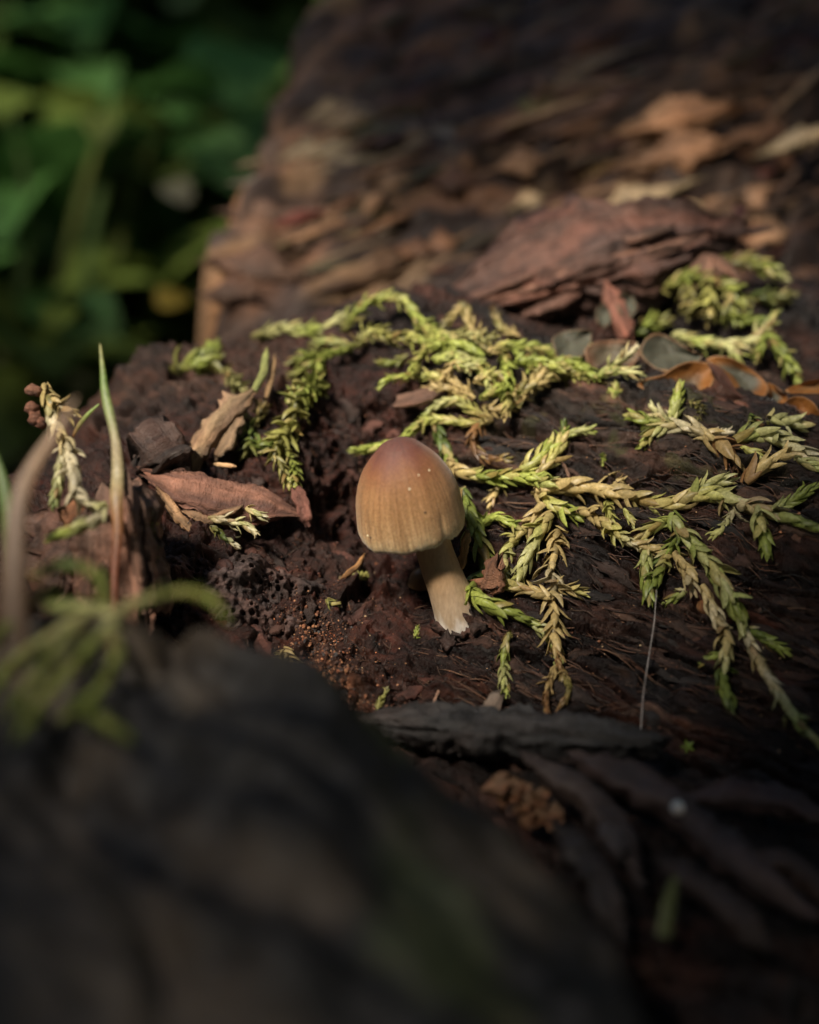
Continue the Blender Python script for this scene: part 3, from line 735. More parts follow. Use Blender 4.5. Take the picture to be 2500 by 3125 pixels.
leaf_count = 0
def moss(label, branches, indiv=False, group=None, name='moss_strand', seed=None):
    """a frond: the first branch is its stem, the others grow from it. branch = (pts, width px, colour letters, options)"""
    global leaf_count
    rg = random.Random(len(bpy.data.objects) if seed is None else seed)
    root = None
    for bi, br in enumerate(branches):
        pts, wpx, cs = br[:3]; op = br[3] if len(br) > 3 else {}
        p3 = path3d(pts, wpx, op.get('lift', 0.0), op.get('d'))
        if root is None:
            root = thing(name, label, 'moss', p3[0], group)
        org = np.array(root.location)
        dm = np.mean((p3 - CAM) @ FWD); wd = wpx * KPX * dm
        wd *= op.get('fat', 1.3)
        _, L = catmull(p3, 8)
        ll = wd * op.get('leaf', 1.02 if indiv else 0.82); step = ll * op.get('step', 0.115)
        n = max(6, int(L / step)); ct, L = catmull(p3, n + 1)
        ctl_, tn = ct, np.gradient(ct, axis=0); tn /= np.linalg.norm(tn, axis=1)[:, None]
        # slight natural waver
        wob = np.stack([perlin(np.stack([np.linspace(0, L * 2.5, n + 1), np.full(n + 1, 3.1 * k + bi), np.full(n + 1, rg.random() * 50)], 1)) for k in range(3)], 1)
        ct = ct + wob * wd * 0.10
        # stem tube
        sd = 6; tv, tf = [], []
        e1 = np.cross(tn, UPV + 0.13); e1 /= np.linalg.norm(e1, axis=1)[:, None]; e2 = np.cross(tn, e1)
        a = np.linspace(0, 2 * np.pi, sd, endpoint=False)
        rad = wd * 0.17 * np.minimum(1, 0.35 + 3 * (1 - np.linspace(0, 1, n + 1)))
        tv = (ct[:, None] + e1[:, None] * (np.cos(a)[None] * rad[:, None])[..., None] + e2[:, None] * (np.sin(a)[None] * rad[:, None])[..., None]).reshape(-1, 3)
        tc = np.array([colour_at(cs, i / n, random.Random(1)) * 0.6 for i in range(n + 1)]).repeat(sd, 0)
        stem = local_mesh_obj('stem' if bi == 0 else 'branch', tv, grid_faces(n + 1, sd, True), M_LEAFV, root, org, tc)
        fv_, ff_, fcol = [], [], []
        phi = rg.uniform(0, 6.28)
        spread = op.get('spread', 15)
        shrivel = op.get('shrivel', 0.0)
        for i in range(n + 1):
            t = i / n
            phi += 2.39996
            tip = smooth(1.0, 0.8, t); beg = 0.8 + 0.2 * smooth(0, 0.12, t)
            sc_ = ll * rg.uniform(0.82, 1.15) * (0.62 + 0.38 * tip) * beg
            if rg.random() < shrivel: sc_ *= rg.uniform(0.4, 0.75)
            out = e1[i] * math.cos(phi) + e2[i] * math.sin(phi)
            ang = math.radians(max(2, rg.gauss(spread, 6)) * (0.55 + 0.45 * tip) + (rg.uniform(15, 40) if rg.random() < op.get('stray', 0.11 if indiv else 0.16) else 0))
            yv = tn[i] * math.cos(ang) + out * math.sin(ang)
            zv = out * math.cos(ang) - tn[i] * math.sin(ang)
            if shrivel:
                tw = rg.gauss(0, 0.9 * shrivel)
                xx = np.cross(yv, zv); zv = zv * math.cos(tw) + xx * math.sin(tw)
            xv = np.cross(yv, zv)
            base = ct[i] + out * rad[i] * 0.9 - tn[i] * sc_ * 0.35
            wsc = sc_ * op.get('wide', 1.0) * rg.uniform(0.85, 1.15)
            col = colour_at(cs, t, rg)
            k = rg.randrange(4)
            if indiv:
                o = bpy.data.objects.new('leaf', LEAF_ME[k]); COL.objects.link(o)
                M_ = Matrix(((xv[0] * wsc, yv[0] * sc_, zv[0] * sc_, base[0] - org[0]), (xv[1] * wsc, yv[1] * sc_, zv[1] * sc_, base[1] - org[1]),
                             (xv[2] * wsc, yv[2] * sc_, zv[2] * sc_, base[2] - org[2]), (0, 0, 0, 1)))
                o.parent = stem; o.matrix_local = M_
                o.color = (*col, 1); leaf_count += 1
            else:
                v0, f0 = LEAF_SHAPES[k]
                o0 = sum(map(len, fv_))
                fv_.append(base + v0[:, :1] * xv * wsc + v0[:, 1:2] * yv * sc_ + v0[:, 2:] * zv * sc_)
                ff_ += [[q + o0 for q in fc_] for fc_ in f0]
                fcol.append(np.repeat(col[None] * 1.0, len(v0), 0))
        if not indiv:
            fo = local_mesh_obj('foliage', np.vstack(fv_), ff_, M_LEAFV, stem, org, np.vstack(fcol)); fo['kind'] = 'stuff'
    return root

# strands on the flank, in focus: every leaf a piece of its own
moss('long tan moss strand turning green, lying across the dark flank and forking at its tip', [
    ([(1642,1493),(1712,1484),(1783,1486),(1861,1503),(1965,1530),(2043,1540),(2122,1512),(2200,1512),(2250,1537),(2310,1552),(2356,1571),(2435,1592),(2510,1617)], 56, 'tttttytypwpgg', {'leaf':1.15}),
    ([(2345,1568),(2400,1543),(2450,1510),(2500,1478)], 38, 'pgg', {'lift':0.06,'wide':0.9}),
    ([(2318,1560),(2326,1620),(2338,1688)], 52, 'pgg', {'lift':0.08}),
    ([(2240,1560),(2205,1608),(2160,1646)], 32, 'wpy', {}),
    ([(2110,1515),(2165,1478),(2232,1466)], 48, 'gpp', {'lift':0.05}),
    ([(1858,1505),(1880,1475),(1905,1460)], 26, 'tt', {})], True)
moss('short yellow green moss shoot below the start of the long tan strand', [([(1650,1515),(1704,1548),(1762,1580)], 48, 'tyGG', {'lift':0.06})], True)
moss('tan and green moss strand running just beneath the long tan strand', [
    ([(1772,1561),(1824,1582),(1871,1618),(1938,1664)], 46, 'ttyw', {}),
    ([(1852,1535),(1862,1565),(1874,1598)], 30, 'yy', {'lift':0.1}), ([(1908,1562),(1922,1585),(1934,1606)], 28, 'yp', {'lift':0.1})], True)
moss('long pale green moss strand hanging down the flank past the brown bud', [
    ([(2055,1575),(2070,1613),(2122,1665),(2163,1717),(2200,1770),(2226,1822),(2252,1863),(2263,1916)], 60, 'gpgpgpgp', {'lift':0.1,'spread':11}),
    ([(2260,1890),(2294,1978),(2330,2041),(2372,2109),(2414,2176),(2461,2229),(2510,2278)], 46, 'pwtwpgp', {'spread':9}),
    ([(2290,1925),(2345,1955),(2405,1992)], 40, 'dgG', {})], True)
moss('green and tan moss tuft branching left above the white hair', [
    ([(2062,1585),(1996,1606),(1944,1641)], 42, 'gyt', {'lift':0.05}),
    ([(2072,1630),(2040,1680),(2005,1715)], 38, 'dgd', {'lift':0.1}),
    ([(1976,1662),(1972,1728),(1982,1842)], 44, 'pgg', {'lift':0.08}),
    ([(2040,1697),(2012,1749),(1986,1805)], 40, 'tgd', {'lift':0.1}),
    ([(1934,1662),(2000,1680),(2050,1690)], 40, 'ttt', {})], True)
moss('whitish moss strand with brown flecks beside the brown bud', [
    ([(2059,1690),(2096,1738),(2124,1805)], 46, 'ttw', {'lift':0.05}),
    ([(2105,1796),(2070,1815),(2030,1840)], 34, 'pgG', {}),
    ([(2150,1800),(2184,1884),(2212,1940),(2216,2035)], 52, 'twtp', {'lift':0.04,'spread':10}),
    ([(2192,1999),(2143,2026)], 32, 'gg', {})], True)
moss('glossy dark green moss shoot hanging below the whitish strand', [([(2200,2046),(2214,2100),(2228,2160)], 50, 'dgd', {'spread':7})], True)
moss('thick green moss strand touching the right side of the mushroom stem', [
    ([(1412,1500),(1432,1565),(1455,1625),(1478,1696),(1484,1745),(1458,1775),(1446,1811),(1490,1843),(1546,1863),(1609,1889)], 58, 'dgggdgGgg', {'lift':[0.3,0.25,0.2,0.15,0.12,0.12,0.15,0.1,0.05],'spread':12}),
    ([(1600,1885),(1656,1926),(1697,1978),(1712,2030)], 38, 'gpgp', {})], True)
moss('light tan moss strand ending at the green strand, left one of two parallel strands', [([(1650,1550),(1609,1609),(1562,1662),(1539,1708),(1548,1760)], 44, 'ttypp', {'lift':0.05})], True)
moss('light tan moss strand, right one of two parallel strands below the fork', [([(1680,1575),(1646,1623),(1623,1671),(1597,1725),(1574,1775)], 50, 'typpy', {'lift':0.08})], True)
moss('straw coloured shrivelled moss strand hanging straight down the flank', [
    ([(1700,1622),(1697,1678),(1685,1736),(1690,1783),(1682,1822),(1690,1874),(1689,1942),(1704,2025)], 54, 'tttwtttb', {'spread':24,'stray':0.2}),
    ([(1704,1792),(1745,1800),(1786,1812)], 38, 'tty', {'spread':20}),
    ([(1700,2015),(1722,2060),(1735,2115),(1698,2170)], 24, 'bob', {'spread':10,'shrivel':0.3,'lift':0.1}),
    ([(1695,2040),(1668,2125),(1670,2210)], 30, 'tbb', {'spread':8,'shrivel':0.3,'lift':0.1})], True)
moss('pale yellow moss shoot lying sideways across two parallel strands', [([(1676,1822),(1614,1798),(1534,1780)], 40, 'tty', {'lift':0.12})], True)
moss('small green moss shoot hanging alone on the bare wood below the stem', [([(1552,1935),(1537,2010),(1540,2070),(1548,2124)], 34, 'ogpG', {})], True)
moss('green moss strand leading right from behind the mushroom cap', [
    ([(1372,1412),(1400,1440),(1450,1447),(1520,1453),(1600,1456),(1668,1462)], 48, 'ttgGGG', {'lift':0.15}),
    ([(1530,1477),(1512,1510),(1494,1548)], 30, 'ott', {'spread':22})], True)
moss('pair of moss shoots rising from the fork, one bright green one straw', [
    ([(1596,1432),(1650,1392),(1702,1345)], 48, 'yGG', {'lift':0.15}),
    ([(1635,1455),(1690,1395),(1725,1325)], 46, 'tyt', {'lift':0.1}),
    ([(1712,1345),(1718,1318),(1720,1288)], 28, 'gd', {'lift':0.1}),
    ([(1715,1335),(1760,1315),(1812,1318)], 30, 'GpG', {'lift':0.12}),
    ([(1610,1440),(1660,1470),(1700,1478)], 44, 'yGp', {'lift':0.12,'spread':24})], True)
moss('small bright green curved moss shoot beside the thick green strand', [([(1470,1600),(1510,1578),(1545,1590),(1588,1620)], 34, 'gGGd', {'lift':0.1,'spread':6})], True)
moss('withered brown moss shoot curling above the green strand', [([(1468,1288),(1446,1340),(1452,1376),(1494,1404),(1562,1400)], 40, 'bbkbo', {'spread':14,'shrivel':0.3})], True)
moss('dark green moss shoot descending behind the cap', [([(1330,1300),(1353,1361),(1386,1408)], 44, 'ddg', {})], True)
# up the right side
moss('pale green star-like moss frond resting on the top edge of the dark flank', [
    ([(2170,1338),(2101,1305),(2028,1300),(1962,1360)], 48, 'twpG', {'lift':0.05}),
    ([(2050,1290),(2060,1245),(2076,1180)], 40, 'pGG', {'lift':0.12}),
    ([(2030,1295),(1975,1285),(1920,1270)], 42, 'pgg', {'lift':0.1}),
    ([(2045,1290),(2015,1265),(1985,1240)], 34, 'wp', {'lift':0.1,'spread':26}),
    ([(2163,1330),(2195,1325),(2228,1318)], 30, 'ww', {'spread':28})], True)
moss('rusty brown moss knot between two pale fronds', [([(2163,1334),(2210,1355),(2235,1390),(2250,1430)], 64, 'tbbk', {'spread':24,'shrivel':0.4}), ([(2250,1420),(2240,1480)], 24, 'kk', {})], True)
moss('tan feathery moss shoot pointing up right from the rusty knot', [([(2285,1465),(2330,1420),(2405,1385)], 60, 'bttt', {'spread':18,'lift':0.06})], True)
moss('broad pale green moss strand draped over the log under the wood ears', [
    ([(2260,1340),(2310,1325),(2383,1345),(2435,1376),(2520,1415)], 60, 'gppwp', {'lift':0.05}),
    ([(2351,1280),(2400,1290),(2465,1300)], 42, 'ppp', {'spread':24}),
    ([(2270,1365),(2320,1390),(2340,1400)], 30, 'yy', {}), ([(2440,1405),(2490,1425),(2530,1440)], 40, 'pg', {})], True)

# moss on the crest, a little behind the focus: leaves joined
moss('bright green moss strand reaching left to the top of the cap', [
    ([(1494,1283),(1416,1290),(1322,1278),(1270,1304),(1207,1358)], 36, 'tyyGG', {'lift':0.2}), ([(1215,1355),(1139,1370),(1074,1378)], 44, 'GGG', {'lift':0.3,'spread':7})])
crest_d = lambda a, b=None: {'d': [a] if b is None else [a, b]}
moss('arched yellow green moss strand with drooping tip on the mossy crest', [
    ([(1473,1085),(1416,1053),(1322,1056),(1280,1088),(1249,1135)], 38, 'gGGyG', {'lift':0.3}), ([(1280,1121),(1243,1147),(1185,1160),(1155,1188)], 30, 'yGG', {'lift':0.35,'spread':8})])
moss('straw tipped moss tangle in the middle of the mossy crest', [
    ([(1440,1210),(1400,1176),(1348,1150),(1266,1155)], 34, 'ttyG', {'lift':0.25}), ([(1430,1220),(1374,1184),(1288,1190)], 36, 'ttt', {'lift':0.2,'spread':22}),
    ([(1420,1215),(1348,1232),(1292,1270)], 34, 'ypg', {'lift':0.2}), ([(1500,1275),(1440,1250),(1390,1215)], 36, 'typ', {'lift':0.15,'spread':22}),
    ([(1390,1110),(1370,1135),(1350,1160)], 34, 'tt', {'lift':0.3,'spread':24})])
moss('upright braided green moss strand on the crest above the dark flank', [([(1536,1075),(1548,1142),(1556,1208),(1540,1270)], 46, 'gGgt', {'lift':0.25})])
moss('feathery olive moss shoot fanning right on the crest', [([(1556,1240),(1600,1190),(1690,1140)], 46, 'toty', {'lift':0.2,'spread':26}), ([(1620,1150),(1680,1125),(1740,1130)], 40, 'oto', {'lift':0.2,'spread':26})])
moss('green moss strand arching right along the crest', [([(1500,1075),(1540,1058),(1614,1058),(1700,1080)], 36, 'tGGG', {'lift':0.35}), ([(1570,1070),(1600,1095),(1620,1118)], 34, 'gG', {'lift':0.3})])
moss('pale moss strand pointing up right beside the grey wood ear', [([(1660,1120),(1730,1095),(1800,1056)], 36, 'gyp', {'lift':0.2})])
moss('green moss strand along the edge of the dark flank below the wood ears', [([(1640,1118),(1730,1106),(1825,1155)], 42, 'gGg', {'lift':0.1}), ([(1700,1140),(1760,1150),(1800,1165)], 34, 'oyo', {'spread':26})])
moss('pale club-shaped moss tip between two wood ears', [([(1815,1160),(1876,1112),(1946,1062)], 40, 'gpw', {'d':[15.5, 15.3]}), ([(1850,1140),(1900,1130),(1960,1140)], 38, 'gpp', {'d':[15.4, 15.3]})])
moss('olive moss stem leaning over the top of the crest', [([(1494,1072),(1440,1005),(1414,925)], 40, 'oto', {'d':[15.9,16.1,16.2]}), ([(1410,935),(1385,960),(1350,995)], 34, 'to', {'d':[16.2,16.2]})])
moss('dry olive moss stem beside the leaning one on the crest', [([(1580,1025),(1530,998),(1502,940)], 30, 'tok', {'d':[16.2,16.5]})])
moss('arched green moss strand bridging a dark gap at the back of the crest', [
    ([(1050,1010),(1092,946),(1155,915),(1217,908),(1254,944),(1295,1000)], 40, 'ogGygG', {'d':[16.6,16.5,16.4]}), ([(1254,944),(1290,990),(1340,1020)], 44, 'gGp', {'d':[16.4,16.2]})])
moss('frayed yellow green moss under the arched strand', [
    ([(1098,1055),(1134,1010),(1196,1033),(1280,1035)], 38, 'pyoy', {'d':[16.4,16.3,16.1],'spread':32,'stray':0.3}), ([(1240,1020),(1300,1050),(1360,1060)], 40, 'yGp', {'d':[16.2,16.0],'spread':26}),
    ([(1290,990),(1340,1020),(1400,1040)], 38, 'gGp', {'d':[16.3,16.0]}), ([(1400,1040),(1450,1100),(1500,1150)], 36, 'yop', {'lift':0.25,'spread':26}), ([(1380,1110),(1430,1120),(1480,1110)], 34, 'GpG', {'lift':0.3,'spread':24})])
moss('green moss strand stepping down the left of the crest', [([(1110,1040),(1035,1072),(980,1098),(970,1165)], 34, 'ogGg', {'lift':0.2}), ([(960,1100),(920,1130),(880,1150)], 30, 'go', {'lift':0.1})])
moss('blurred pale green moss along the back edge of the left mound', [([(780,1030),(860,1005),(940,1010),(1040,1000)], 52, 'opgp', {'d':[17.3,17.0]}), ([(1000,1000),(1040,975),(1080,960)], 44, 'pp', {'d':[17.0,16.9]})])
moss('spiky olive moss frond hanging over the reddish hollow', [
    ([(960,1165),(920,1210),(890,1290),(855,1340),(830,1410)], 60, 'ogoyo', {'lift':0.25,'spread':34,'stray':0.3}), ([(868,1372),(900,1430),(897,1510)], 34, 'ogy', {'lift':0.2,'spread':28}),
    ([(890,1230),(930,1190),(960,1180)], 50, 'ggo', {'lift':0.25,'spread':34}), ([(840,1350),(810,1370),(780,1340)], 40, 'dgd', {'lift':0.1,'spread':30}),
    ([(850,1400),(870,1440),(880,1480)], 40, 'ooy', {'lift':0.1,'spread':30})])
moss('olive moss tuft clinging behind the fibrous strip', [([(740,1280),(770,1330),(745,1400)], 44, 'odo', {'lift':0.1,'spread':34}), ([(780,1290),(800,1250),(810,1230)], 36, 'ok', {'lift':0.1,'spread':30})])
moss('blurred green moss tuft on top of the left mound', [([(540,1130),(610,1100),(680,1110)], 60, 'ogo', {'lift':0.05,'spread':34}), ([(600,1120),(640,1085),(650,1060)], 46, 'gg', {'lift':0.05,'spread':34}), ([(690,1130),(720,1170),(750,1190)], 40, 'op', {'spread':30})])
moss('dense tangle of short moss shoots filling the middle of the crest', [
    ([(1300,1005),(1370,1060),(1430,1135)], 38, 'yGp', {'lift':0.3}), ([(1705,1092),(1650,1140),(1595,1215)], 38, 'yot', {'lift':0.2,'spread':24}), ([(1580,1100),(1640,1098),(1715,1135)], 36, 'gGy', {'lift':0.3}),
    ([(1330,1095),(1400,1085),(1470,1130),(1500,1195)], 36, 'GpGp', {'lift':0.3}), ([(1450,1160),(1500,1140),(1540,1150)], 34, 'tyG', {'lift':0.3,'spread':24}), ([(1480,1240),(1530,1250),(1590,1235)], 34, 'tto', {'lift':0.1,'spread':24}),
    ([(1240,1090),(1200,1110),(1150,1105)], 30, 'ogo', {'lift':0.2}), ([(1380,1015),(1450,1030),(1520,1030)], 36, 'opo', {'lift':0.35,'spread':24})])
moss('short green moss shoots along the left shoulder of the crest', [
    ([(1000,1090),(940,1085),(880,1110)], 36, 'ogo', {'lift':0.15,'spread':24}), ([(1060,1050),(1010,1040),(950,1050)], 36, 'pgo', {'lift':0.15}), ([(1000,1180),(960,1200),(930,1240)], 34, 'ogy', {'lift':0.2,'spread':28})])
moss('tiny beaded bright green moss bud among the straw moss', [([(1474,1214),(1500,1200),(1534,1188)], 38, 'GGG', {'lift':0.3,'spread':5})])
# right back
moss('pale green antler-shaped moss frond behind the wood ears', [
    ([(2066,1020),(2148,1046),(2226,1053),(2294,1040),(2335,1000),(2370,955)], 48, 'pGpppG', {'d':[16.9,16.6,16.7]}), ([(2215,1055),(2240,1080),(2262,1112)], 42, 'pG', {'d':[16.5,16.4]}),
    ([(2325,1030),(2318,1065),(2310,1098)], 34, 'gG', {'d':[16.5,16.4]}), ([(2340,1020),(2390,1075),(2440,1165)], 46, 'ggG', {'d':[16.5,16.2]}), ([(2280,980),(2320,975),(2350,985)], 40, 'gd', {'d':[16.8,16.7]})])
for k, (lab, brs) in enumerate([
    ('dim olive moss cluster on the dark wood right of the bark slab', [([(2030,880),(2110,850),(2180,870)], 46, 'ogo', {'d':[17.4,17.2],'spread':34}), ([(2170,860),(2165,920),(2160,980)], 50, 'oyo', {'d':[17.1,17.0],'spread':34}),
        ([(2200,860),(2250,900),(2290,940)], 50, 'ogo', {'d':[17.1,17.0],'spread':34}), ([(2100,870),(2110,930),(2090,960)], 44, 'oo', {'d':[17.2,17.1],'spread':34}), ([(2230,900),(2230,950),(2250,990)], 44, 'og', {'d':[17.0,16.9],'spread':34})]),
    ('dim green moss strand along the far edge right of the bark slab', [([(2200,800),(2280,795),(2350,820),(2400,855)], 46, 'ooGp', {'d':[17.8,17.6],'spread':24}), ([(2300,900),(2360,910),(2430,900)], 36, 'do', {'d':[17.5,17.4],'spread':30})]),
    ('dim green moss patch just above the large grey wood ear', [([(1930,1020),(1980,990),(2040,975)], 46, 'dgo', {'d':[17.3,17.3],'spread':34})])]):
    moss(lab, brs)
moss('tiny yellow green moss sprig on the bare top of the flank', [([(1872,1215),(1878,1195),(1880,1170)], 20, 'gG', {'spread':30}), ([(1872,1200),(1860,1190)], 16, 'G', {'spread':30}), ([(1876,1198),(1894,1192)], 16, 'G', {'spread':30})])
moss('tiny ochre moss thread on the dark crest beside the pale frond', [([(2110,1225),(2140,1250),(2120,1290),(2115,1310)], 22, 'ooo', {'spread':36})])
moss('tiny green moss sprig hanging from a crack in the flank', [([(1840,1385),(1842,1405),(1838,1422)], 14, 'gG', {'spread':30})])
moss('dim mossy thread beside the brown chip on the crest', [([(2290,1270),(2300,1300),(2296,1330)], 30, 'dod', {'spread':36})])

# left side
moss('crooked whitish moss strand with green tip standing on the wood block', [
    ([(138,1180),(153,1224),(172,1292),(193,1344),(209,1386),(219,1443),(235,1511),(266,1534),(308,1545)], 52, 'towtwwwwp', {'d':[13.2,13.0,12.7,12.4,12.25],'spread':13,'step':0.14}),
    ([(318,1552),(300,1585),(261,1602),(209,1626),(160,1645)], 54, 'pwpGG', {'d':[12.2,12.0,11.9],'spread':8,'step':0.14}),
    ([(193,1365),(177,1470),(162,1553)], 36, 'wpd', {'d':[12.75,12.6]}), ([(150,1215),(185,1240),(228,1262)], 40, 'ttt', {'d':[13.1,13.0],'spread':20})], True)
moss('blurred near moss tuft drooping over the dark bark', [
    ([(330,1880),(440,1830),(560,1805),(640,1830),(690,1890)], 62, 'ppgGG', {'fat':0.85,'spread':8,'d':[9.5,9.3,9.1]}),
    ([(360,1880),(260,1990),(150,2120),(60,2240)], 84, 'pgGG', {'fat':0.85,'spread':8,'d':[9.3,8.8,8.3]}),
    ([(340,1920),(350,2010),(300,2110),(200,2190)], 78, 'pggG', {'fat':0.85,'spread':8,'d':[9.1,8.5]}),
    ([(300,1860),(150,1940),(40,2030),(-40,2130)], 84, 'ppgg', {'fat':0.85,'spread':8,'d':[9.4,8.7]}),
    ([(330,1860),(300,1760),(200,1720),(110,1760)], 76, 'ggdg', {'fat':0.85,'spread':8,'d':[9.7,9.9]}),
    ([(210,2140),(300,2190),(400,2255)], 66, 'dgg', {'fat':0.85,'spread':8,'d':[8.5,8.2]}),
    ([(180,1800),(90,1840),(-20,1960)], 76, 'gdg', {'fat':0.85,'spread':8,'d':[9.9,9.2]}), ([(350,1880),(300,1860),(150,1850)], 86, 'pg', {'fat':0.85,'spread':8,'d':[9.3,9.5]}),
    ([(250,1900),(140,2030),(30,2180)], 80, 'pgg', {'fat':0.85,'spread':8,'d':[9.2,8.4]})], False, name='moss_tuft')
moss('fuzzy tan moss clump at the edge where frass meets the near bark', [([(868,1985),(885,2015),(905,2055)], 36, 'ttt', {'lift':0.05,'spread':40,'stray':0.4}), ([(860,1990),(850,2010),(845,2030)], 26, 'to', {'spread':40})])
moss('tiny olive moss sprig on the dark wood between frass and shard', [([(1150,2165),(1165,2130),(1182,2098)], 20, 'oyp', {'spread':22})])
moss('tiny green moss sprig in the shade left of the stem foot', [([(1268,1945),(1272,1928),(1276,1910)], 16, 'gg', {'spread':26})])
moss('small olive moss tuft in the dark hollow under the orange twig', [([(1000,1830),(1015,1845),(1030,1850)], 26, 'og', {'spread':34}), ([(1080,1765),(1100,1758),(1120,1755)], 20, 'oy', {'spread':34})])

# ------------------------------------------------------------------ wood ear fungi
def ear_material():
    m, t, b = newmat('wood_ear_flesh')
    a = N(t, 'ShaderNodeAttribute', attribute_name='Col'); tc = N(t, 'ShaderNodeTexCoord')
    n = N(t, 'ShaderNodeTexNoise', Scale=5.0, Detail=4.0); t.links.new(tc.outputs['Object'], n.inputs['Vector'])
    t.links.new(mixc(t, 1.0, a.outputs['Color'], mixc(t, ramp(t, n.outputs['Fac'], 0.3, 0.7), (0.75, 0.72, 0.7), (1.2, 1.2, 1.2)), 'MULTIPLY'), b.inputs['Base Color'])
    b.inputs['Roughness'].default_value = 0.62; b.inputs['Specular IOR Level'].default_value = 0.3
    b.inputs['Subsurface Weight'].default_value = 0.15; b.inputs['Subsurface Radius'].default_value = (0.1, 0.04, 0.02)
    return m
M_EAR = ear_material()
EGREY, EORG, EBRN, ERIM = (0.060, 0.060, 0.044), (0.19, 0.075, 0.016), (0.055, 0.026, 0.019), (0.24, 0.15, 0.085)
def wood_ear(label, outline, d, cup=0.25, tilt=0.5, center=EGREY, rim=EORG, back=EBRN, orange_from=0.6, thick=0.05, ox=0, oy=0):
    """a leathery bowl: the outline is its margin, the middle is pushed away by cup, the upper part leans back by tilt"""
    out = np.array(outline, float)
    n = 72
    cl = np.vstack([out, out[:1]]); sg = np.concatenate([[0], np.cumsum(np.linalg.norm(np.diff(cl, axis=0), axis=1))])
    s = np.linspace(0, sg[-1], n, endpoint=False)
    bd = np.stack([np.interp(s, sg, cl[:, k]) for k in range(2)], 1)
    for _ in range(3): bd = 0.25 * np.roll(bd, 1, 0) + 0.5 * bd + 0.25 * np.roll(bd, -1, 0)
    c0 = bd.mean(0) + np.array([ox, oy]); nr = 14
    k = np.linspace(0, 1, nr)
    pxy = c0 + (bd - c0)[None] * k[:, None, None]
    sc_ = KPX * d
    vv = (pxy[..., 1] - c0[1]) * -sc_; uu = (pxy[..., 0] - c0[0]) * sc_
    wave = 0.06 * np.sin(np.arange(n) / n * 2 * np.pi * 3 + d * 9)[None] * k[:, None] ** 2
    wr = fbm(np.stack([pxy[..., 0] * 0.02, pxy[..., 1] * 0.02, pxy[..., 0] * 0 + d], -1).reshape(-1, 3), 3).reshape(vv.shape)
    dep = d + cup * (1 - k[:, None] ** 2) + tilt * vv + wave + 0.035 * wr
    front = np.array([[P(pxy[i, j, 0], pxy[i, j, 1], dep[i, j]) for j in range(n)] for i in range(nr)])
    fb = front + FWD * thick * 1.0 - UPV * 0.012 * k[:, None, None]
    v = np.vstack([front.reshape(-1, 3), fb[::-1].reshape(-1, 3)])
    kk = np.repeat(k, n)
    nz = fbm(front.reshape(-1, 3) * 1.8, 3) * 0.25
    cf = lerp(center, rim, smooth(orange_from - 0.25, orange_from + 0.25, kk + nz)); cf = lerp(cf, ERIM, smooth(0.95, 1.0, kk) * 0.6)
    cb = np.tile(np.array(back), (len(kk), 1))
    v_c = front[0, 0]
    o = local_mesh_obj('wood_ear', v, grid_faces(nr * 2, n, True), M_EAR, None, v_c, np.vstack([cf, cb])); o.location = v_c
    return tag(o, label, 'fungus', 'wood ear fungi behind the mossy log')
Z3 = lambda q: [(1900 + x * 0.3478, 950 + y * 0.3478) for x, y in q]
Z5 = lambda q: [(1600 + x * 0.5217, 750 + y * 0.5217) for x, y in q]
wood_ear('large smooth grey green wood ear fungus standing upright behind the orange one', Z3([(150,330),(200,240),(270,190),(340,190),(450,250),(560,320),(720,390),(640,470),(470,540),(320,520),(220,450),(160,390)]), 15.75, 0.2, 0.6, orange_from=1.1)
wood_ear('orange brown wood ear fungus folded open like a hood', Z3([(110,640),(200,590),(360,560),(430,500),(520,455),(630,430),(700,450),(745,440),(800,500),(815,580),(770,660),(735,760),(560,800),(350,760),(220,700)]), 15.35, 0.16, 0.25, rim=EORG, orange_from=0.55, oy=25)
wood_ear('dark brown outer fold of a wood ear fungus beside the orange hood', Z3([(740,440),(830,470),(900,530),(960,620),(1010,710),(1110,780),(1050,850),(900,840),(740,790),(760,690),(815,600),(805,520)]), 15.28, -0.2, 0.2, center=EBRN, rim=(0.095,0.043,0.030), orange_from=0.7)
wood_ear('orange rimmed wood ear fungus with a round grey hollow', Z3([(720,420),(800,390),(920,395),(1040,450),(1160,530),(1250,610),(1285,690),(1240,770),(1130,800),(1020,740),(960,620),(880,520),(800,460)]), 15.5, 0.16, 0.45, orange_from=0.72, ox=15, oy=12)
wood_ear('small orange wood ear fungus wedged right of the grey hollow one', Z3([(1265,620),(1340,650),(1440,730),(1450,800),(1380,870),(1300,860),(1260,780),(1285,700)]), 15.45, 0.12, 0.4, orange_from=0.4)
wood_ear('brown drooping wood ear fungus with curled pale edge', Z3([(1330,870),(1380,840),(1420,790),(1500,745),(1590,745),(1680,800),(1740,900),(1760,1000),(1660,990),(1600,900),(1520,860),(1440,880),(1380,900)]), 15.0, 0.15, 0.3, center=EORG, rim=EORG, orange_from=0.5)
wood_ear('dark brown wood ear fungus lobe under the curled pale edge', Z3([(1380,890),(1440,865),(1520,850),(1590,880),(1650,970),(1600,1020),(1480,1010),(1390,960)]), 14.95, -0.1, 0.2, center=EBRN, rim=EBRN)
wood_ear('flat orange wood ear fungus behind the brown drooping one', Z3([(1420,690),(1500,650),(1620,610),(1760,590),(1860,640),(1820,720),(1600,720),(1470,720)]), 15.3, 0.15, 0.9, center=(0.16,0.08,0.03), orange_from=0.6)
wood_ear('narrow red brown wood ear rim lying along the log top', Z3([(930,800),(1010,780),(1120,810),(1250,860),(1370,910),(1340,960),(1200,930),(1050,870)]), 15.05, -0.06, 0.3, center=(0.11,0.045,0.03), rim=(0.14,0.06,0.04))
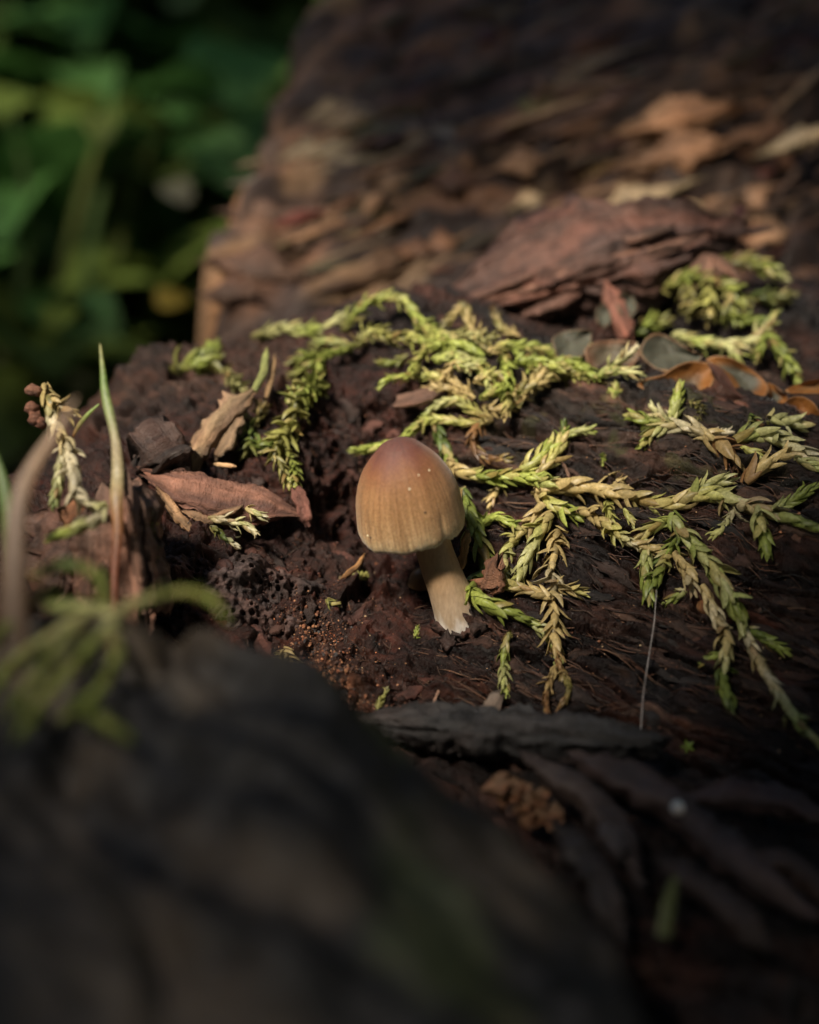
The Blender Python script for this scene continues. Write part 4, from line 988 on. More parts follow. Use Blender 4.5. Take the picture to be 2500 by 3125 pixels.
wood_ear('dark grey wood ear fungus lying low under the drooping one', Z3([(1540,1030),(1620,1000),(1740,1010),(1860,1060),(1800,1110),(1620,1090)]), 14.75, 0.1, 0.5, orange_from=1.2)
wood_ear('small grey wood ear fungus beside the pale moss strand', Z5([(160,540),(230,500),(320,490),(400,490),(390,560),(350,640),(260,680),(190,650)]), 16.0, 0.12, 0.6, orange_from=1.15)
wood_ear('brown wood ear fungus half hidden by the club-shaped moss tip', Z5([(350,600),(420,560),(540,550),(660,560),(680,640),(620,730),(480,760),(380,740)]), 15.9, 0.15, 0.5, center=(0.09,0.075,0.05), rim=(0.12,0.06,0.035), orange_from=0.8)
wood_ear('dim grey wood ear fungus deep under the bark slab', Z5([(530,300),(590,270),(640,300),(660,370),(620,430),(560,400)]), 17.0, 0.12, 0.5, orange_from=1.2)
wood_ear('dim olive wood ear fungus left of the upright bark strip', Z5([(420,380),(460,330),(500,380),(510,450),(460,480),(425,440)]), 16.9, 0.1, 0.5, orange_from=1.2)

# ------------------------------------------------------------------ loose wood, left side
def wood_block():
    o = wood_piece('wood_block', [P(390, 1870, 13.1), P(380, 1720, 13.0), P(370, 1580, 12.95), P(360, 1490, 12.95)], 0.86, 0.8, M_CHUNK, (0.21, 0.125, 0.09), None, 21, up=(0, -1, 0.1), rings=60, sides=48, rag=0.11,
                   taper=(0.9, 0.62), color2=(0.11, 0.068, 0.05), ends=0.1)
    tag(o, 'upright broken block of brown wood with a mossy edge', 'wood')
    org = np.array(o.location)
    rg = random.Random(4); v, f, cl = [], [], []
    for k in range(500):
        t = rg.random(); q = P(rg.gauss(462, 7) - 10 * (t < 0.15), 1530 + 330 * t, 12.85 + rg.uniform(-0.12, 0.12))
        dr = unit(np.array([rg.uniform(0.2, 1), rg.gauss(-0.4, 0.6), rg.gauss(0.1, 0.6)])); sz = rg.uniform(0.02, 0.05); wv = unit(np.cross(dr, [rg.gauss(0, 1), rg.gauss(0, 1), rg.gauss(0, 1)])) * sz * 0.3
        o0 = len(v); v += [q - wv, q + wv, q + dr * sz]; f.append([o0, o0 + 1, o0 + 2]); cl += [np.array(PAL['o']) * rg.uniform(0.5, 1.2)] * 3
    fz = local_mesh_obj('moss_fringe', v, f, M_LEAFV, o, org, np.array(cl)); fz['kind'] = 'stuff'
    a, b = P(190, 1600, 12.9), P(290, 1530, 12.85)
    wood_piece('splinter', [a, (a + b) / 2, b], 0.3, 0.25, M_CHUNK, (0.24, 0.105, 0.05), o, 22, rings=16, sides=10, rag=0.3, origin=org)
    a, b = P(300, 1700, 12.75), P(275, 1840, 12.75)
    wood_piece('splinter', [a, (a + b) / 2, b], 0.32, 0.25, M_CHUNK, (0.14, 0.07, 0.045), o, 23, rings=16, sides=10, rag=0.25, origin=org)
wood_block()
stick('wood_chunk', [(150,1830,13.1),(190,1700,13.1),(215,1560,13.2)], 130, (0.11,0.058,0.04), 'ragged brown wood chunk behind the crooked moss strand', 'wood', 24, rag=0.22, rings=40, sides=24)
fl = stick('wood_flake', [(455,1452,14.45),(540,1490,14.4),(660,1520,14.35),(780,1545,14.4),(895,1568,14.5)], 100, (0.20,0.092,0.06), 'thin reddish wood flake lying over pale moss tips left of the mushroom', 'wood', 25, thick=0.28, rag=0.2, up=(0.1,-0.75,0.7), taper=(0.3,0.2), rings=110, sides=44, c2=(0.10,0.046,0.033))
stick('dry_stalk', [(480,1490,14.25),(545,1580,14.15),(605,1640,14.1)], 22, (0.33,0.2,0.105), 'thin dry tan stem slanting below the wood flake', 'stem', 26, rag=0.25)
stick('dry_stalk', [(560,1560,14.2),(640,1590,14.2),(740,1545,14.2)], 20, (0.3,0.18,0.10), 'short tan stem pressed against the front of the wood flake', 'stem', 27, rag=0.25)
moss('pale whitish green moss tip poking from under the wood flake', [([(640,1580),(700,1590),(745,1600),(782,1630)], 40, 'twpw', {'d':[14.15,14.0],'spread':8})])
moss('small pale moss tip below the reddish wood flake', [([(650,1610),(690,1640),(728,1668)], 34, 'odw', {'d':[14.2,14.1],'spread':10})])
moss('stubby pale moss tip at the right end of the wood flake', [([(760,1555),(780,1565),(810,1582)], 36, 'tpw', {'d':[14.15,14.1],'spread':8})])
moss('olive moss tuft left below the wood flake', [([(540,1630),(500,1610),(475,1570)], 50, 'oyo', {'d':[14.4,14.4],'spread':34}), ([(520,1640),(490,1650),(465,1620)], 44, 'po', {'d':[14.35,14.35],'spread':30})])
stick('bark_strip', [(588,1470,14.7),(600,1390,14.75),(650,1310,14.9),(720,1240,15.1),(780,1190,15.3)], 46, (0.27,0.185,0.105), 'curling fibrous tan strip of bark rising above the wood flake', 'bark', 28, thick=0.3, rag=0.3, up=(0.3,-0.8,0.4), taper=(0.12,0.3), rings=40, c2=(0.14,0.08,0.05))
stick('bark_strip', [(660,1400,14.9),(700,1320,15.0),(740,1240,15.2)], 40, (0.2,0.13,0.075), 'darker frayed strip of bark against the tan curling strip', 'bark', 29, thick=0.35, rag=0.35)
stick('grass_stalk', [(775,1195,15.3),(805,1140,15.4),(815,1060,15.6)], 22, (0.20,0.22,0.075), 'thin olive grass blade at the top of the tan bark strip', 'grass', 30, rag=0.05, taper=(0.8,0.2), c2=(0.16,0.17,0.05))
stick('grass_stalk', [(812,1215,15.35),(830,1150,15.5),(838,1080,15.7)], 16, (0.27,0.17,0.08), 'thin dry orange grass blade beside the olive one', 'grass', 31, rag=0.05, taper=(0.8,0.2))
stick('twig', [(652,1416,14.6),(690,1420,14.55),(722,1424,14.55)], 13, (0.48,0.32,0.17), 'tiny tan twig lying in the shade above the wood flake', 'twig', 32, rag=0.05)
stick('soil_clod', [(430,1440,14.7),(490,1390,14.8),(560,1370,15.0)], 140, (0.045,0.028,0.022), 'dark crumbly clod behind the broken wood block', 'soil', 33, rag=0.25, rings=40, sides=28)
stick('root', [(905,1490,14.55),(925,1540,14.5),(940,1605,14.55)], 38, (0.20,0.10,0.08), 'pinkish brown root stub in the dark hollow', 'root', 34, rag=0.12, taper=(0.7,0.4))
stick('twig', [(1113,1690,14.5),(1092,1728,14.45),(1040,1766,14.45)], 13, (0.36,0.20,0.075), 'thin orange twig poking out below the left edge of the cap', 'twig', 35, rag=0.15)
stick('twig', [(1020,1750,14.7),(1035,1800,14.6),(1060,1835,14.5)], 28, (0.2,0.16,0.09), 'blurred olive stem in the hollow under the orange twig', 'twig', 36, rag=0.2)
stick('dry_leaf', [(1427,1620,13.75),(1415,1690,13.7),(1399,1752,13.7)], 22, (0.34,0.19,0.065), 'dry orange sliver of leaf hanging between cap and green moss', 'leaf', 37, thick=0.3, rag=0.15, taper=(0.5,0.1))
stick('dry_leaf', [(1525,1700,13.7),(1505,1760,13.7),(1495,1820,13.75)], 44, (0.21,0.105,0.06), 'crumpled brown leaf scrap caught in the green moss bend', 'leaf', 38, thick=0.5, rag=0.4)
stick('bud_scale', [(2150,1772,13.45),(2148,1828,13.4),(2152,1882,13.42)], 44, (0.30,0.145,0.055), 'smooth orange brown bud scale stuck to the hanging moss strand', 'bud', 39, thick=0.5, rag=0.03, taper=(0.2,0.2), rings=20, sides=14, c2=(0.2,0.09,0.04))
stick('hair_strand', [(2004,1800,13.3),(1997,1900,13.2),(1978,2020,12.95),(1963,2120,12.75),(1956,2228,12.55)], 3.8, (0.42,0.38,0.36), 'single thin whitish hair hanging down the dark flank', 'hair', 40, rag=0.0, taper=(0.9,0.9))
stick('twig', [(1352,2078,13.25),(1330,2130,13.15),(1303,2192,13.0)], 8, (0.26,0.17,0.12), 'hair-thin pale twig on the dark wood below the mushroom', 'twig', 41, rag=0.1)
stick('twig', [(1715,1410,14.5),(1728,1430,14.5),(1740,1462,14.45)], 9, (0.16,0.09,0.06), 'short dark twig stuck in the flank beside the rising shoots', 'twig', 42, rag=0.1)
stick('seed', [(2375,1825,13.3),(2388,1795,13.3),(2400,1765,13.33)], 16, (0.16,0.085,0.045), 'small brown pointed seed on the bare wood right of the hanging strand', 'seed', 43, rag=0.05, taper=(0.1,0.2))
stick('leaf_scrap', [(1475,2195,12.95),(1500,2155,12.95),(1525,2125,13.0)], 40, (0.15,0.115,0.09), 'dull translucent scrap of leaf on the dark wood', 'leaf', 44, thick=0.2, rag=0.25)
stick('wood_chip', [(1212,1225,15.5),(1270,1215,15.4),(1330,1198,15.5)], 55, (0.15,0.085,0.06), 'small square-ended chip of wood under the drooping moss tip', 'wood', 45, thick=0.4, rag=0.1, taper=(0.85,0.6))
stick('wood_chip', [(2300,1278,14.6),(2318,1292,14.55),(2330,1302,14.6)], 14, (0.32,0.19,0.10), 'tiny tan chip of wood on the crest below the wood ears', 'wood', 46, rag=0.1)

for k, (px, py, wd, co) in enumerate([(1350,1916,28,(0.05,0.028,0.022)), (1393,1936,26,(0.035,0.022,0.018)), (1462,1908,34,(0.045,0.026,0.02)), (1432,1930,24,(0.07,0.035,0.025)), (1368,1962,32,(0.04,0.022,0.018))]):
    dd = hit_depth(px, py) - 0.05
    stick('wood_crumb', [(px - 26, py - 6, dd), (px, py, dd - 0.02), (px + 26, py + 8, dd)], wd, co, 'dark crumb of wood packed against the foot of the pale stem', 'crumb', 110 + k, rag=0.3, rings=18, sides=16, group='crumbs at the stem foot')
# splinters and loose fibres that lie along the grain of the fallen log
def log_fibres():
    rg = random.Random(31)
    gxy = G_S / np.linalg.norm(G_S[:2])
    def run(px, py, ln, jit, lift, n=9):
        p = on_log(px, py); a = rg.gauss(0, jit); dx = np.array([gxy[0] * math.cos(a) - gxy[1] * math.sin(a), gxy[0] * math.sin(a) + gxy[1] * math.cos(a)])
        out = []
        for i in range(n):
            q = p[:2] + dx * ln * (i / (n - 1) - 0.5); out.append([q[0], q[1], float(log_height(np.array([q[0]]), np.array([q[1]]))[0])])
        out = np.array(out); 
        for _ in range(2): out[1:-1, 2] = 0.25 * out[:-2, 2] + 0.5 * out[1:-1, 2] + 0.25 * out[2:, 2]
        return out + G_N0 * lift
    cols_ = [(0.05, 0.027, 0.018), (0.024, 0.015, 0.012), (0.075, 0.042, 0.028), (0.016, 0.013, 0.012), (0.04, 0.02, 0.014), (0.11, 0.062, 0.038)]
    for k in range(110):
        if k < 75: px, py, j, co = rg.uniform(1450, 2500), rg.uniform(1230, 2230), 0.10, rg.choice(cols_[:5])
        else: px, py, j, co = rg.uniform(560, 1420), rg.uniform(1230, 2120), 0.9, rg.choice([(0.09, 0.036, 0.026), (0.06, 0.028, 0.02), (0.035, 0.02, 0.016)])
        wd = rg.uniform(0.05, 0.15)
        wood_piece('splinter', run(px, py, rg.uniform(0.35, 1.3) * (1 if k < 75 else 0.5), j, -0.01), wd, wd * 0.5, M_CHUNK, co, fallen, 400 + k, up=G_N0, rings=22, sides=8, rag=0.3, taper=(0.1, 0.1), origin=(0, 0, 0), ends=0.2)
    v, f, cl = [], [], []
    for k in range(1500):
        if k < 1150: px, py, j = rg.uniform(1300, 2520), rg.uniform(1190, 2290), 0.16
        else: px, py, j = rg.uniform(520, 1400), rg.uniform(1150, 2150), 1.2
        pth = run(px, py, rg.uniform(0.12, 0.85) * (1 if k < 1150 else 0.4), j, rg.uniform(0.0, 0.02), 6)
        w_ = rg.uniform(0.004, 0.013); co = np.array(rg.choice(cols_)) * rg.uniform(0.6, 1.5); o0 = len(v)
        for i, q in enumerate(pth):
            ww = w_ * (1 - abs(i / 5 * 2 - 1) ** 2 * 0.8)
            v += [q + G_T * ww, q - G_T * ww, q + G_N0 * ww * 1.5]; cl += [co] * 3
        for i in range(5):
            b0 = o0 + 3 * i
            f += [[b0 + a, b0 + (a + 1) % 3, b0 + 3 + (a + 1) % 3, b0 + 3 + a] for a in range(3)]
    o = obj('loose_fibres', mesh_np('loose_fibres', np.array(v), f, np.array(cl), None), M_CRUMB, fallen); o['kind'] = 'stuff'
log_fibres()
# second, small mushroom hidden behind the stem
def small_mushroom():
    b0 = on_log(1290, 1800, 0.02); d = np.dot(b0 - CAM, FWD)
    rt = thing('mushroom', 'small dim ochre mushroom half hidden behind the pale stem', 'mushroom', b0)
    m, t, bsd = newmat('small_cap'); tc = N(t, 'ShaderNodeTexCoord'); n = N(t, 'ShaderNodeTexNoise', Scale=6.0, Detail=4.0); t.links.new(tc.outputs['Object'], n.inputs[0])
    t.links.new(mixc(t, ramp(t, n.outputs['Fac'], 0.3, 0.7), (0.16, 0.075, 0.03), (0.28, 0.155, 0.065)), bsd.inputs['Base Color']); bsd.inputs['Roughness'].default_value = 0.5
    c0 = P(1285, 1762, d - 0.1); R, H = 0.17, 0.26
    a = np.linspace(0, 2 * np.pi, 28, endpoint=False); hz = np.linspace(0, 1, 14)
    rr_ = np.sqrt(np.clip(1 - (1 - hz) ** 2.2, 0, 1)) * R; rr_[-1] *= 0.86
    v = (c0 + np.array([0, 0, 1]) * ((0.5 - hz) * H)[:, None, None] + RGT * (np.cos(a)[None] * rr_[:, None])[..., None] + np.array([0, 1, 0]) * (np.sin(a)[None] * rr_[:, None])[..., None]).reshape(-1, 3)
    local_mesh_obj('cap', v, grid_faces(14, 28, True)[:, ::-1], m, rt, b0)
    ct = np.linspace(c0, b0 - UPV * 0.15, 8); v = (ct[:, None] + 0.07 * (RGT * np.cos(a)[:, None] + np.array([0, 1, 0]) * np.sin(a)[:, None])[None]).reshape(-1, 3)
    local_mesh_obj('stem', v, grid_faces(8, 28, True)[:, ::-1], m, rt, b0)
small_mushroom()

# slender shoots standing at the left
def blade(name, label, pts, widths, cols, cat='grass', flat=0.45, mat=None):
    p = np.array([P(*q) for q in pts]); n = 40
    ct, L = catmull(p, n); t = np.linspace(0, 1, n)
    wd = np.interp(t, np.linspace(0, 1, len(widths)), widths) * KPX * pts[0][2]
    tn = np.gradient(ct, axis=0); tn /= np.linalg.norm(tn, axis=1)[:, None]
    e1 = np.cross(tn, FWD); e1 /= np.linalg.norm(e1, axis=1)[:, None]; e2 = np.cross(tn, e1)
    a = np.linspace(0, 2 * np.pi, 14, endpoint=False)
    v = (ct[:, None] + e1[:, None] * (np.cos(a)[None] * wd[:, None] / 2)[..., None] + e2[:, None] * (np.sin(a)[None] * wd[:, None] / 2 * flat)[..., None]).reshape(-1, 3)
    cc = np.stack([np.interp(t, np.linspace(0, 1, len(cols)), [q[k] for q in cols]) for k in range(3)], 1).repeat(14, 0)
    org = ct[-1]
    o = local_mesh_obj(name, v, grid_faces(n, 14, True), mat or M_LEAFV, None, org, cc); o.location = org
    return tag(o, label, cat)
blade('grass_shoot', 'slender upright shoot with green tip, whitish middle and red base', [(306,1050,12.6),(313,1120,12.55),(323,1209,12.5),(352,1339,12.4),(360,1443,12.35),(356,1522,12.2),(360,1626,12.1),(350,1760,12.0),(350,1900,11.9)],
      [5,18,30,25,36,42,34,25,22,20], [(0.3,0.28,0.09),(0.16,0.26,0.06),(0.25,0.30,0.12),(0.45,0.38,0.24),(0.42,0.36,0.2),(0.30,0.15,0.06),(0.22,0.08,0.04),(0.22,0.07,0.035),(0.2,0.07,0.03)])
blade('grass_stalk', 'blurred broad tan grass blade leaning right at the left edge', [(235,1210,9.9),(172,1313,9.8),(104,1417,9.7),(60,1522,9.6),(45,1652,9.5),(40,1800,9.4),(40,1980,9.3)],
      [4,22,42,58,74,84,95], [(0.55,0.39,0.28),(0.48,0.32,0.20),(0.22,0.13,0.075),(0.15,0.085,0.045),(0.10,0.06,0.035)], flat=0.2)
blade('grass_stalk', 'thin green spur growing from the crooked moss strand', [(303,1233,13.0),(268,1265,13.0),(240,1300,13.02),(222,1335,13.05)], [5,12,14,9], [(0.2,0.28,0.06),(0.22,0.30,0.07),(0.24,0.2,0.08),(0.2,0.09,0.04)])
blade('grass_stalk', 'blurred dark green blade at the far left beside the tan one', [(-30,1340,11.6),(10,1480,11.4),(30,1620,11.2),(40,1800,11.1)], [15,40,55,60], [(0.12,0.19,0.05),(0.10,0.15,0.04)])
for k, (px, py, r_) in enumerate([(100,1190,0.075),(115,1195,0.06),(98,1245,0.085),(108,1275,0.09),(125,1290,0.07)]):
    vv, ff = blob(P(px, py, 13.15), r_, k + 3, 0.5, (1.3 if k == 0 else 1, 1, 1))
    o = local_mesh_obj('wood_crumb', vv, ff, M_CHUNK, None, vv[0], np.tile((0.17, 0.075, 0.045), (len(vv), 1)), {'grain': vv}); o.location = vv[0]
    tag(o, 'reddish crumb of wood stuck to the head of the crooked moss strand', 'crumb', 'crumbs on the crooked moss strand')

# ------------------------------------------------------------------ pitted wood in the hollow
def pitted(label, poly_c, wpx, hpx, seed, d_off, color, nrm, pit_px=(4, 9.5), n_pits=100, rot=0.0):
    cpx, cpy = poly_c
    c0 = P(cpx, cpy, hit_depth(cpx, cpy) - d_off); d = np.dot(c0 - CAM, FWD); sc_ = KPX * d
    z = unit(nrm); x = unit(np.cross([0, 1, 0.2], z)); x = unit(RGT - z * np.dot(RGT, z)); y = np.cross(z, x)
    x, y = x * math.cos(rot) + y * math.sin(rot), -x * math.sin(rot) + y * math.cos(rot)
    W, Hh = wpx * sc_, hpx * sc_
    nu, nv = 150, 120
    U, Vv = np.meshgrid(np.linspace(-1, 1, nu), np.linspace(-1, 1, nv), indexing='ij')
    q = np.stack([U * W / 2, Vv * Hh / 2, U * 0], -1).reshape(-1, 3)
    rr_ = np.hypot(U, Vv).ravel()
    edge = 1 + 0.18 * fbm(np.stack([np.cos(np.arctan2(Vv, U)) * 1.5 + seed, np.sin(np.arctan2(Vv, U)) * 1.5, U * 0], -1).reshape(-1, 3), 3)
    h = 0.30 * fbm(q * 1.6 + seed, 4, 0.6) + 0.06 * fbm(q * 8 + seed, 3) - 0.55 * smooth(0.45, 1.25, rr_ / edge)
    rg = np.random.RandomState(seed); pits = rg.uniform(-0.85, 0.85, (n_pits * 4, 2)) * [W / 2, Hh / 2]
    keep = []
    for p_ in pits:
        if all(np.hypot(*(p_ - k_)) > 0.066 for k_ in keep) and perlin(np.array([[p_[0] * 1.5, p_[1] * 1.5, seed]]))[0] > 0.0: keep.append(p_)
        if len(keep) >= n_pits: break
    hole = np.zeros(len(q))
    for p_ in keep:
        r_ = rg.uniform(*pit_px) * sc_
        hole = np.maximum(hole, smooth(r_ * 1.15, r_ * 0.75, np.hypot(q[:, 0] - p_[0], q[:, 1] - p_[1])))
    h2 = h - 0.17 * hole
    v = c0 + q[:, :1] * x + q[:, 1:2] * y + h2[:, None] * z
    cc = lerp(color, tuple(0.55 * q_ for q_ in color), smooth(-0.3, 0.4, fbm(q * 3 + 5, 3)))
    o = local_mesh_obj('pitted_wood', v, grid_faces(nu, nv), M_CHUNK, None, c0, cc, {'grain': q}); o.location = c0
    return tag(o, label, 'wood')
pitted('dark lump of rotten wood pierced by many round insect holes', (765, 1830), 430, 320, 11, 0.05, (0.075, 0.050, 0.045), (0.1, -0.72, 0.65), rot=-0.35)
pitted('reddish rotten wood with a few small holes under the pale moss tips', (560, 1725), 300, 150, 12, 0.06, (0.10, 0.052, 0.042), (0.0, -0.6, 0.75), pit_px=(6, 9), n_pits=26)

# ------------------------------------------------------------------ crumbs of frass
def crumbs():
    rg = random.Random(8)
    cols_ = [(0.22, 0.10, 0.052), (0.13, 0.058, 0.032), (0.11, 0.05, 0.03), (0.07, 0.04, 0.03), (0.36, 0.19, 0.10), (0.05, 0.05, 0.052)]
    line = [(930,1870),(960,1920),(990,1960),(930,2010),(1010,2030),(1060,2090),(1000,2120),(1080,2160),(950,2060),(1130,2190)]
    me_l = []
    for k in range(6):
        vv, ff = blob((0, 0, 0), 1.0, 20 + k, 0.55, (1, rg.uniform(0.7, 1), rg.uniform(0.6, 0.9)))
        me = mesh_np('crumb', vv, ff, np.tile(cols_[k], (len(vv), 1)), None, smooth_shade=False); me.materials.append(M_CRUMB); me_l.append(me)
    for k in range(110):
        c_ = rg.choice(line) if k > 26 else (945, 1890)
        px, py = c_[0] + rg.gauss(0, 34 if k > 26 else 24), c_[1] + rg.gauss(0, 34 if k > 26 else 26)
        p = on_log(px, py, 0.03)
        o = bpy.data.objects.new('crumb', me_l[rg.choice([0, 0, 1, 1, 2, 3, 4, 5, 2])]); COL.objects.link(o); o.location = p
        s = rg.uniform(4.0, 9.0) * KPX * 13.5; o.scale = (s, s, s); o.rotation_euler = (rg.uniform(0, 6), rg.uniform(0, 6), rg.uniform(0, 6))
        tag(o, 'orange brown or dark crumb in the strip of insect frass below the pitted wood', 'crumb', 'frass crumbs below the pitted wood')
    # finer grit all over the damp wood
    v, f, cl = [], [], []
    for k in range(5200):
        u = rg.random()
        if u < 0.42:
            c_ = rg.choice(line); px, py = c_[0] + rg.gauss(0, 55), c_[1] + rg.gauss(0, 50); r = rg.uniform(1.2, 4.2); co = rg.choice(cols_)
        elif u < 0.8:
            px, py = rg.uniform(1100, 2480), rg.uniform(1300, 2300); r = rg.uniform(0.8, 2.6) if rg.random() < 0.96 else rg.uniform(3, 6); co = rg.choice(cols_ + [(0.5, 0.38, 0.22)])
        else:
            px, py = rg.uniform(480, 1250), rg.uniform(1200, 1900); r = rg.uniform(1, 4); co = rg.choice(cols_[1:4] + [(0.14, 0.06, 0.045)])
        p = on_log(px, py, 0.01); r *= KPX * 13.8
        d = np.array([[1, 0, 0], [-1, 0, 0], [0, 1, 0], [0, -1, 0], [0, 0, 1], [0, 0, -1]], float) * (r * np.array([rg.uniform(0.6, 1.5) for _ in range(6)]))[:, None]
        o0 = len(v); v += list(p + d); cl += [np.array(co) * rg.uniform(0.7, 1.3)] * 6
        f += [[o0 + a, o0 + b, o0 + c__] for a, b, c__ in ((0, 2, 4), (2, 1, 4), (1, 3, 4), (3, 0, 4), (2, 0, 5), (1, 2, 5), (3, 1, 5), (0, 3, 5))]
    o = obj('wood_grit', mesh_np('wood_grit', np.array(v), f, np.array(cl), None, smooth_shade=False), M_CRUMB)
    tag(o, 'fine brown and tan grit scattered over the damp rotten wood', 'grit', kind='stuff')
crumbs()

# ------------------------------------------------------------------ dark wood in the cleft below
stick('wood_shard', [(1080,2200,12.75),(1350,2222,12.55),(1650,2245,12.3),(1880,2262,12.05),(2015,2275,11.9)], 95, (0.042,0.040,0.040), 'long blackish shard of wood bridging the cleft below the hair', 'wood', 50, thick=1.1, rag=0.16, rings=110, sides=40, taper=(0.3,0.45), up=(0,-0.35,1), c2=(0.022,0.02,0.02))
for k, (lab, p_, w_, co) in enumerate([
    ('dark purplish root strand running down right from under the shard', [(1600,2310,11.6),(1780,2420,11.2),(1900,2560,10.8),(1960,2700,10.5)], 62, (0.055,0.040,0.038)),
    ('thick dark root strand crossing the cleft beside the purplish one', [(1740,2310,11.7),(1950,2400,11.2),(2120,2520,10.8),(2300,2680,10.3),(2480,2800,10.0)], 80, (0.06,0.038,0.034)),
    ('lighter grey bit of root sticking up in the cleft', [(1840,2520,10.7),(1880,2580,10.6),(1905,2620,10.6)], 50, (0.10,0.082,0.085)),
    ('reddish root strand at the right end of the cleft', [(2100,2440,11.3),(2250,2420,11.3),(2400,2440,11.2),(2520,2520,11.0)], 60, (0.065,0.036,0.032)),
    ('dark splinter below the thick root strand', [(2000,2620,10.3),(2180,2740,10.0),(2350,2900,9.6)], 60, (0.045,0.030,0.027)),
    ('brown splinter in the lower right corner of the cleft', [(2280,2600,10.6),(2420,2650,10.5),(2560,2760,10.2)], 46, (0.07,0.042,0.034)),
    ('black splinter sloping under the near bark', [(1700,2520,10.6),(1820,2680,10.2),(1900,2860,9.8)], 70, (0.04,0.03,0.028))]):
    stick('root_strand', p_, w_, co, lab, 'root', 80 + k, rag=0.22, rings=40, sides=18, mat=M_FORE)
rg = random.Random(12)
for k, (px, py, r_) in enumerate([(1530,2400,0.17),(1560,2430,0.13),(1590,2400,0.10),(1635,2440,0.13),(1600,2465,0.12),(1660,2420,0.08),(1620,2495,0.13),(1670,2490,0.15),(1700,2505,0.10)]):
    vv, ff = blob((0, 0, 0), r_ * 0.85, k + 31, 1.3, (1, 1, 0.7))
    o = obj('bark_crumb', mesh_np('bark_crumb', vv, ff, np.tile((0.15, 0.085, 0.045), (len(vv), 1)), None, False), M_CRUMB); o.location = P(px, py, 11.5)
    tag(o, 'orange brown crumb in the little heap down in the dark cleft', 'crumb', 'orange crumbs in the cleft')
vv, ff = blob((0, 0, 0), 0.07, 77, 0.2)
o = obj('pebble', mesh_np('pebble', vv, ff, np.tile((0.5, 0.55, 0.55), (len(vv), 1)), None), M_CRUMB); o.location = P(2068, 2465, 10.75)
tag(o, 'tiny pale bluish bead of grit on a dark root strand', 'grit')
blade('grass_stalk', 'dim green blade standing in the dark cleft', [(2060,2680,9.9),(2040,2760,9.8),(2025,2860,9.7)], [20,46,50], [(0.16,0.18,0.06),(0.12,0.14,0.05)])
# tiny five-lobed leaf
lv, lf = [], []
for k in range(5):
    v0, f0 = LEAF_SHAPES[2]; an = math.radians(72 * k + 20); o0 = len(lv)
    ex_ = RGT * math.cos(an) + UPV * math.sin(an); ey_ = -RGT * math.sin(an) + UPV * math.cos(an)
    lv += list(v0[:, :1] * ex_ * 0.09 + v0[:, 1:2] * ey_ * 0.085 - v0[:, 2:] * FWD * 0.08); lf += [[q + o0 for q in fc_] for fc_ in f0]
o = obj('leaflet', mesh_np('leaflet', np.array(lv), lf, np.tile((0.22, 0.34, 0.06), (len(lv), 1))), M_LEAFV); o.location = on_log(2100, 2278, 0.06)
tag(o, 'tiny bright green lobed leaflet on the dark wood below the hair', 'leaf')

# ------------------------------------------------------------------ greenery far behind the logs
def broad_leaf(n=9, m=7):
    v = []
    for i in range(n):
        t = i / (n - 1); wd = 0.36 * math.sin(math.pi * min(1, t * 0.94 + 0.05)) ** 0.8 * (1.15 - 0.5 * t)
        for j in range(m):
            u = (j / (m - 1) - 0.5) * 2
            v.append((u * wd, t, 0.10 * math.sin(math.pi * t) - 0.25 * t * t + 0.10 * abs(u) * wd * 2 + 0.015 * math.sin(9 * t + 4 * u)))
    return np.array(v), grid_faces(n, m).tolist()
BL = broad_leaf(); BL_ME = mesh_np('broad_leaf', *BL); BL_ME.materials.append(M_PLANT)
STEM_MAT, _t, _b = newmat('plant_stem'); _n = N(_t, 'ShaderNodeTexNoise', Scale=2.0); _t.links.new(mixc(_t, _n.outputs['Fac'], (0.05, 0.07, 0.02), (0.11, 0.12, 0.04)), _b.inputs['Base Color'])
def plant(label, base, height, leaves, col, seed, lean=(0, 0), size=4.0, group='leafy plants behind the logs'):
    rg = random.Random(seed)
    r_ = thing('leafy_plant', label, 'plant', base, group)
    top = np.array(base) + np.array([lean[0], lean[1], height])
    ct = np.array([np.array(base) * (1 - t) + top * t + np.array([math.sin(t * 3 + seed), math.cos(t * 2 + seed), 0]) * 0.5 * t for t in np.linspace(0, 1, 14)])
    a = np.linspace(0, 2 * np.pi, 6, endpoint=False); rad = np.linspace(0.22, 0.08, 14)
    v = (ct[:, None] + (RGT * np.cos(a)[:, None] + np.array([0, 1, 0]) * np.sin(a)[:, None])[None] * rad[:, None, None]).reshape(-1, 3)
    local_mesh_obj('stem', v, grid_faces(14, 6, True), STEM_MAT, r_, base)
    for k in range(leaves):
        t = 0.25 + 0.75 * (k + 0.5) / leaves
        p = np.array([np.interp(t, np.linspace(0, 1, 14), ct[:, q]) for q in range(3)]) - base
        o = bpy.data.objects.new('leaf', BL_ME); COL.objects.link(o); o.parent = r_; o.location = p
        o.rotation_euler = (rg.gauss(0.15, 0.4), rg.gauss(0, 0.3), 2.4 * k + rg.gauss(0, 0.3)); s = size * rg.uniform(0.7, 1.25); o.scale = (s, s, s)
        cc = np.array(col) * rg.uniform(0.6, 1.4); o.color = (*cc, 1)
    return r_
pg = random.Random(3)
spots = [(130, 500, 34), (320, 400, 38), (480, 620, 42), (620, 420, 46), (700, 330, 40), (250, 950, 36), (520, 930, 44), (60, 1150, 33), (420, 250, 52), (820, 180, 55), (180, 150, 48), (600, 130, 60), (-40, 780, 38)]
kinds = ['low leafy plant with broad dark green leaves in the gloom behind the logs', 'low leafy plant with yellowish green leaves in the gloom behind the logs']
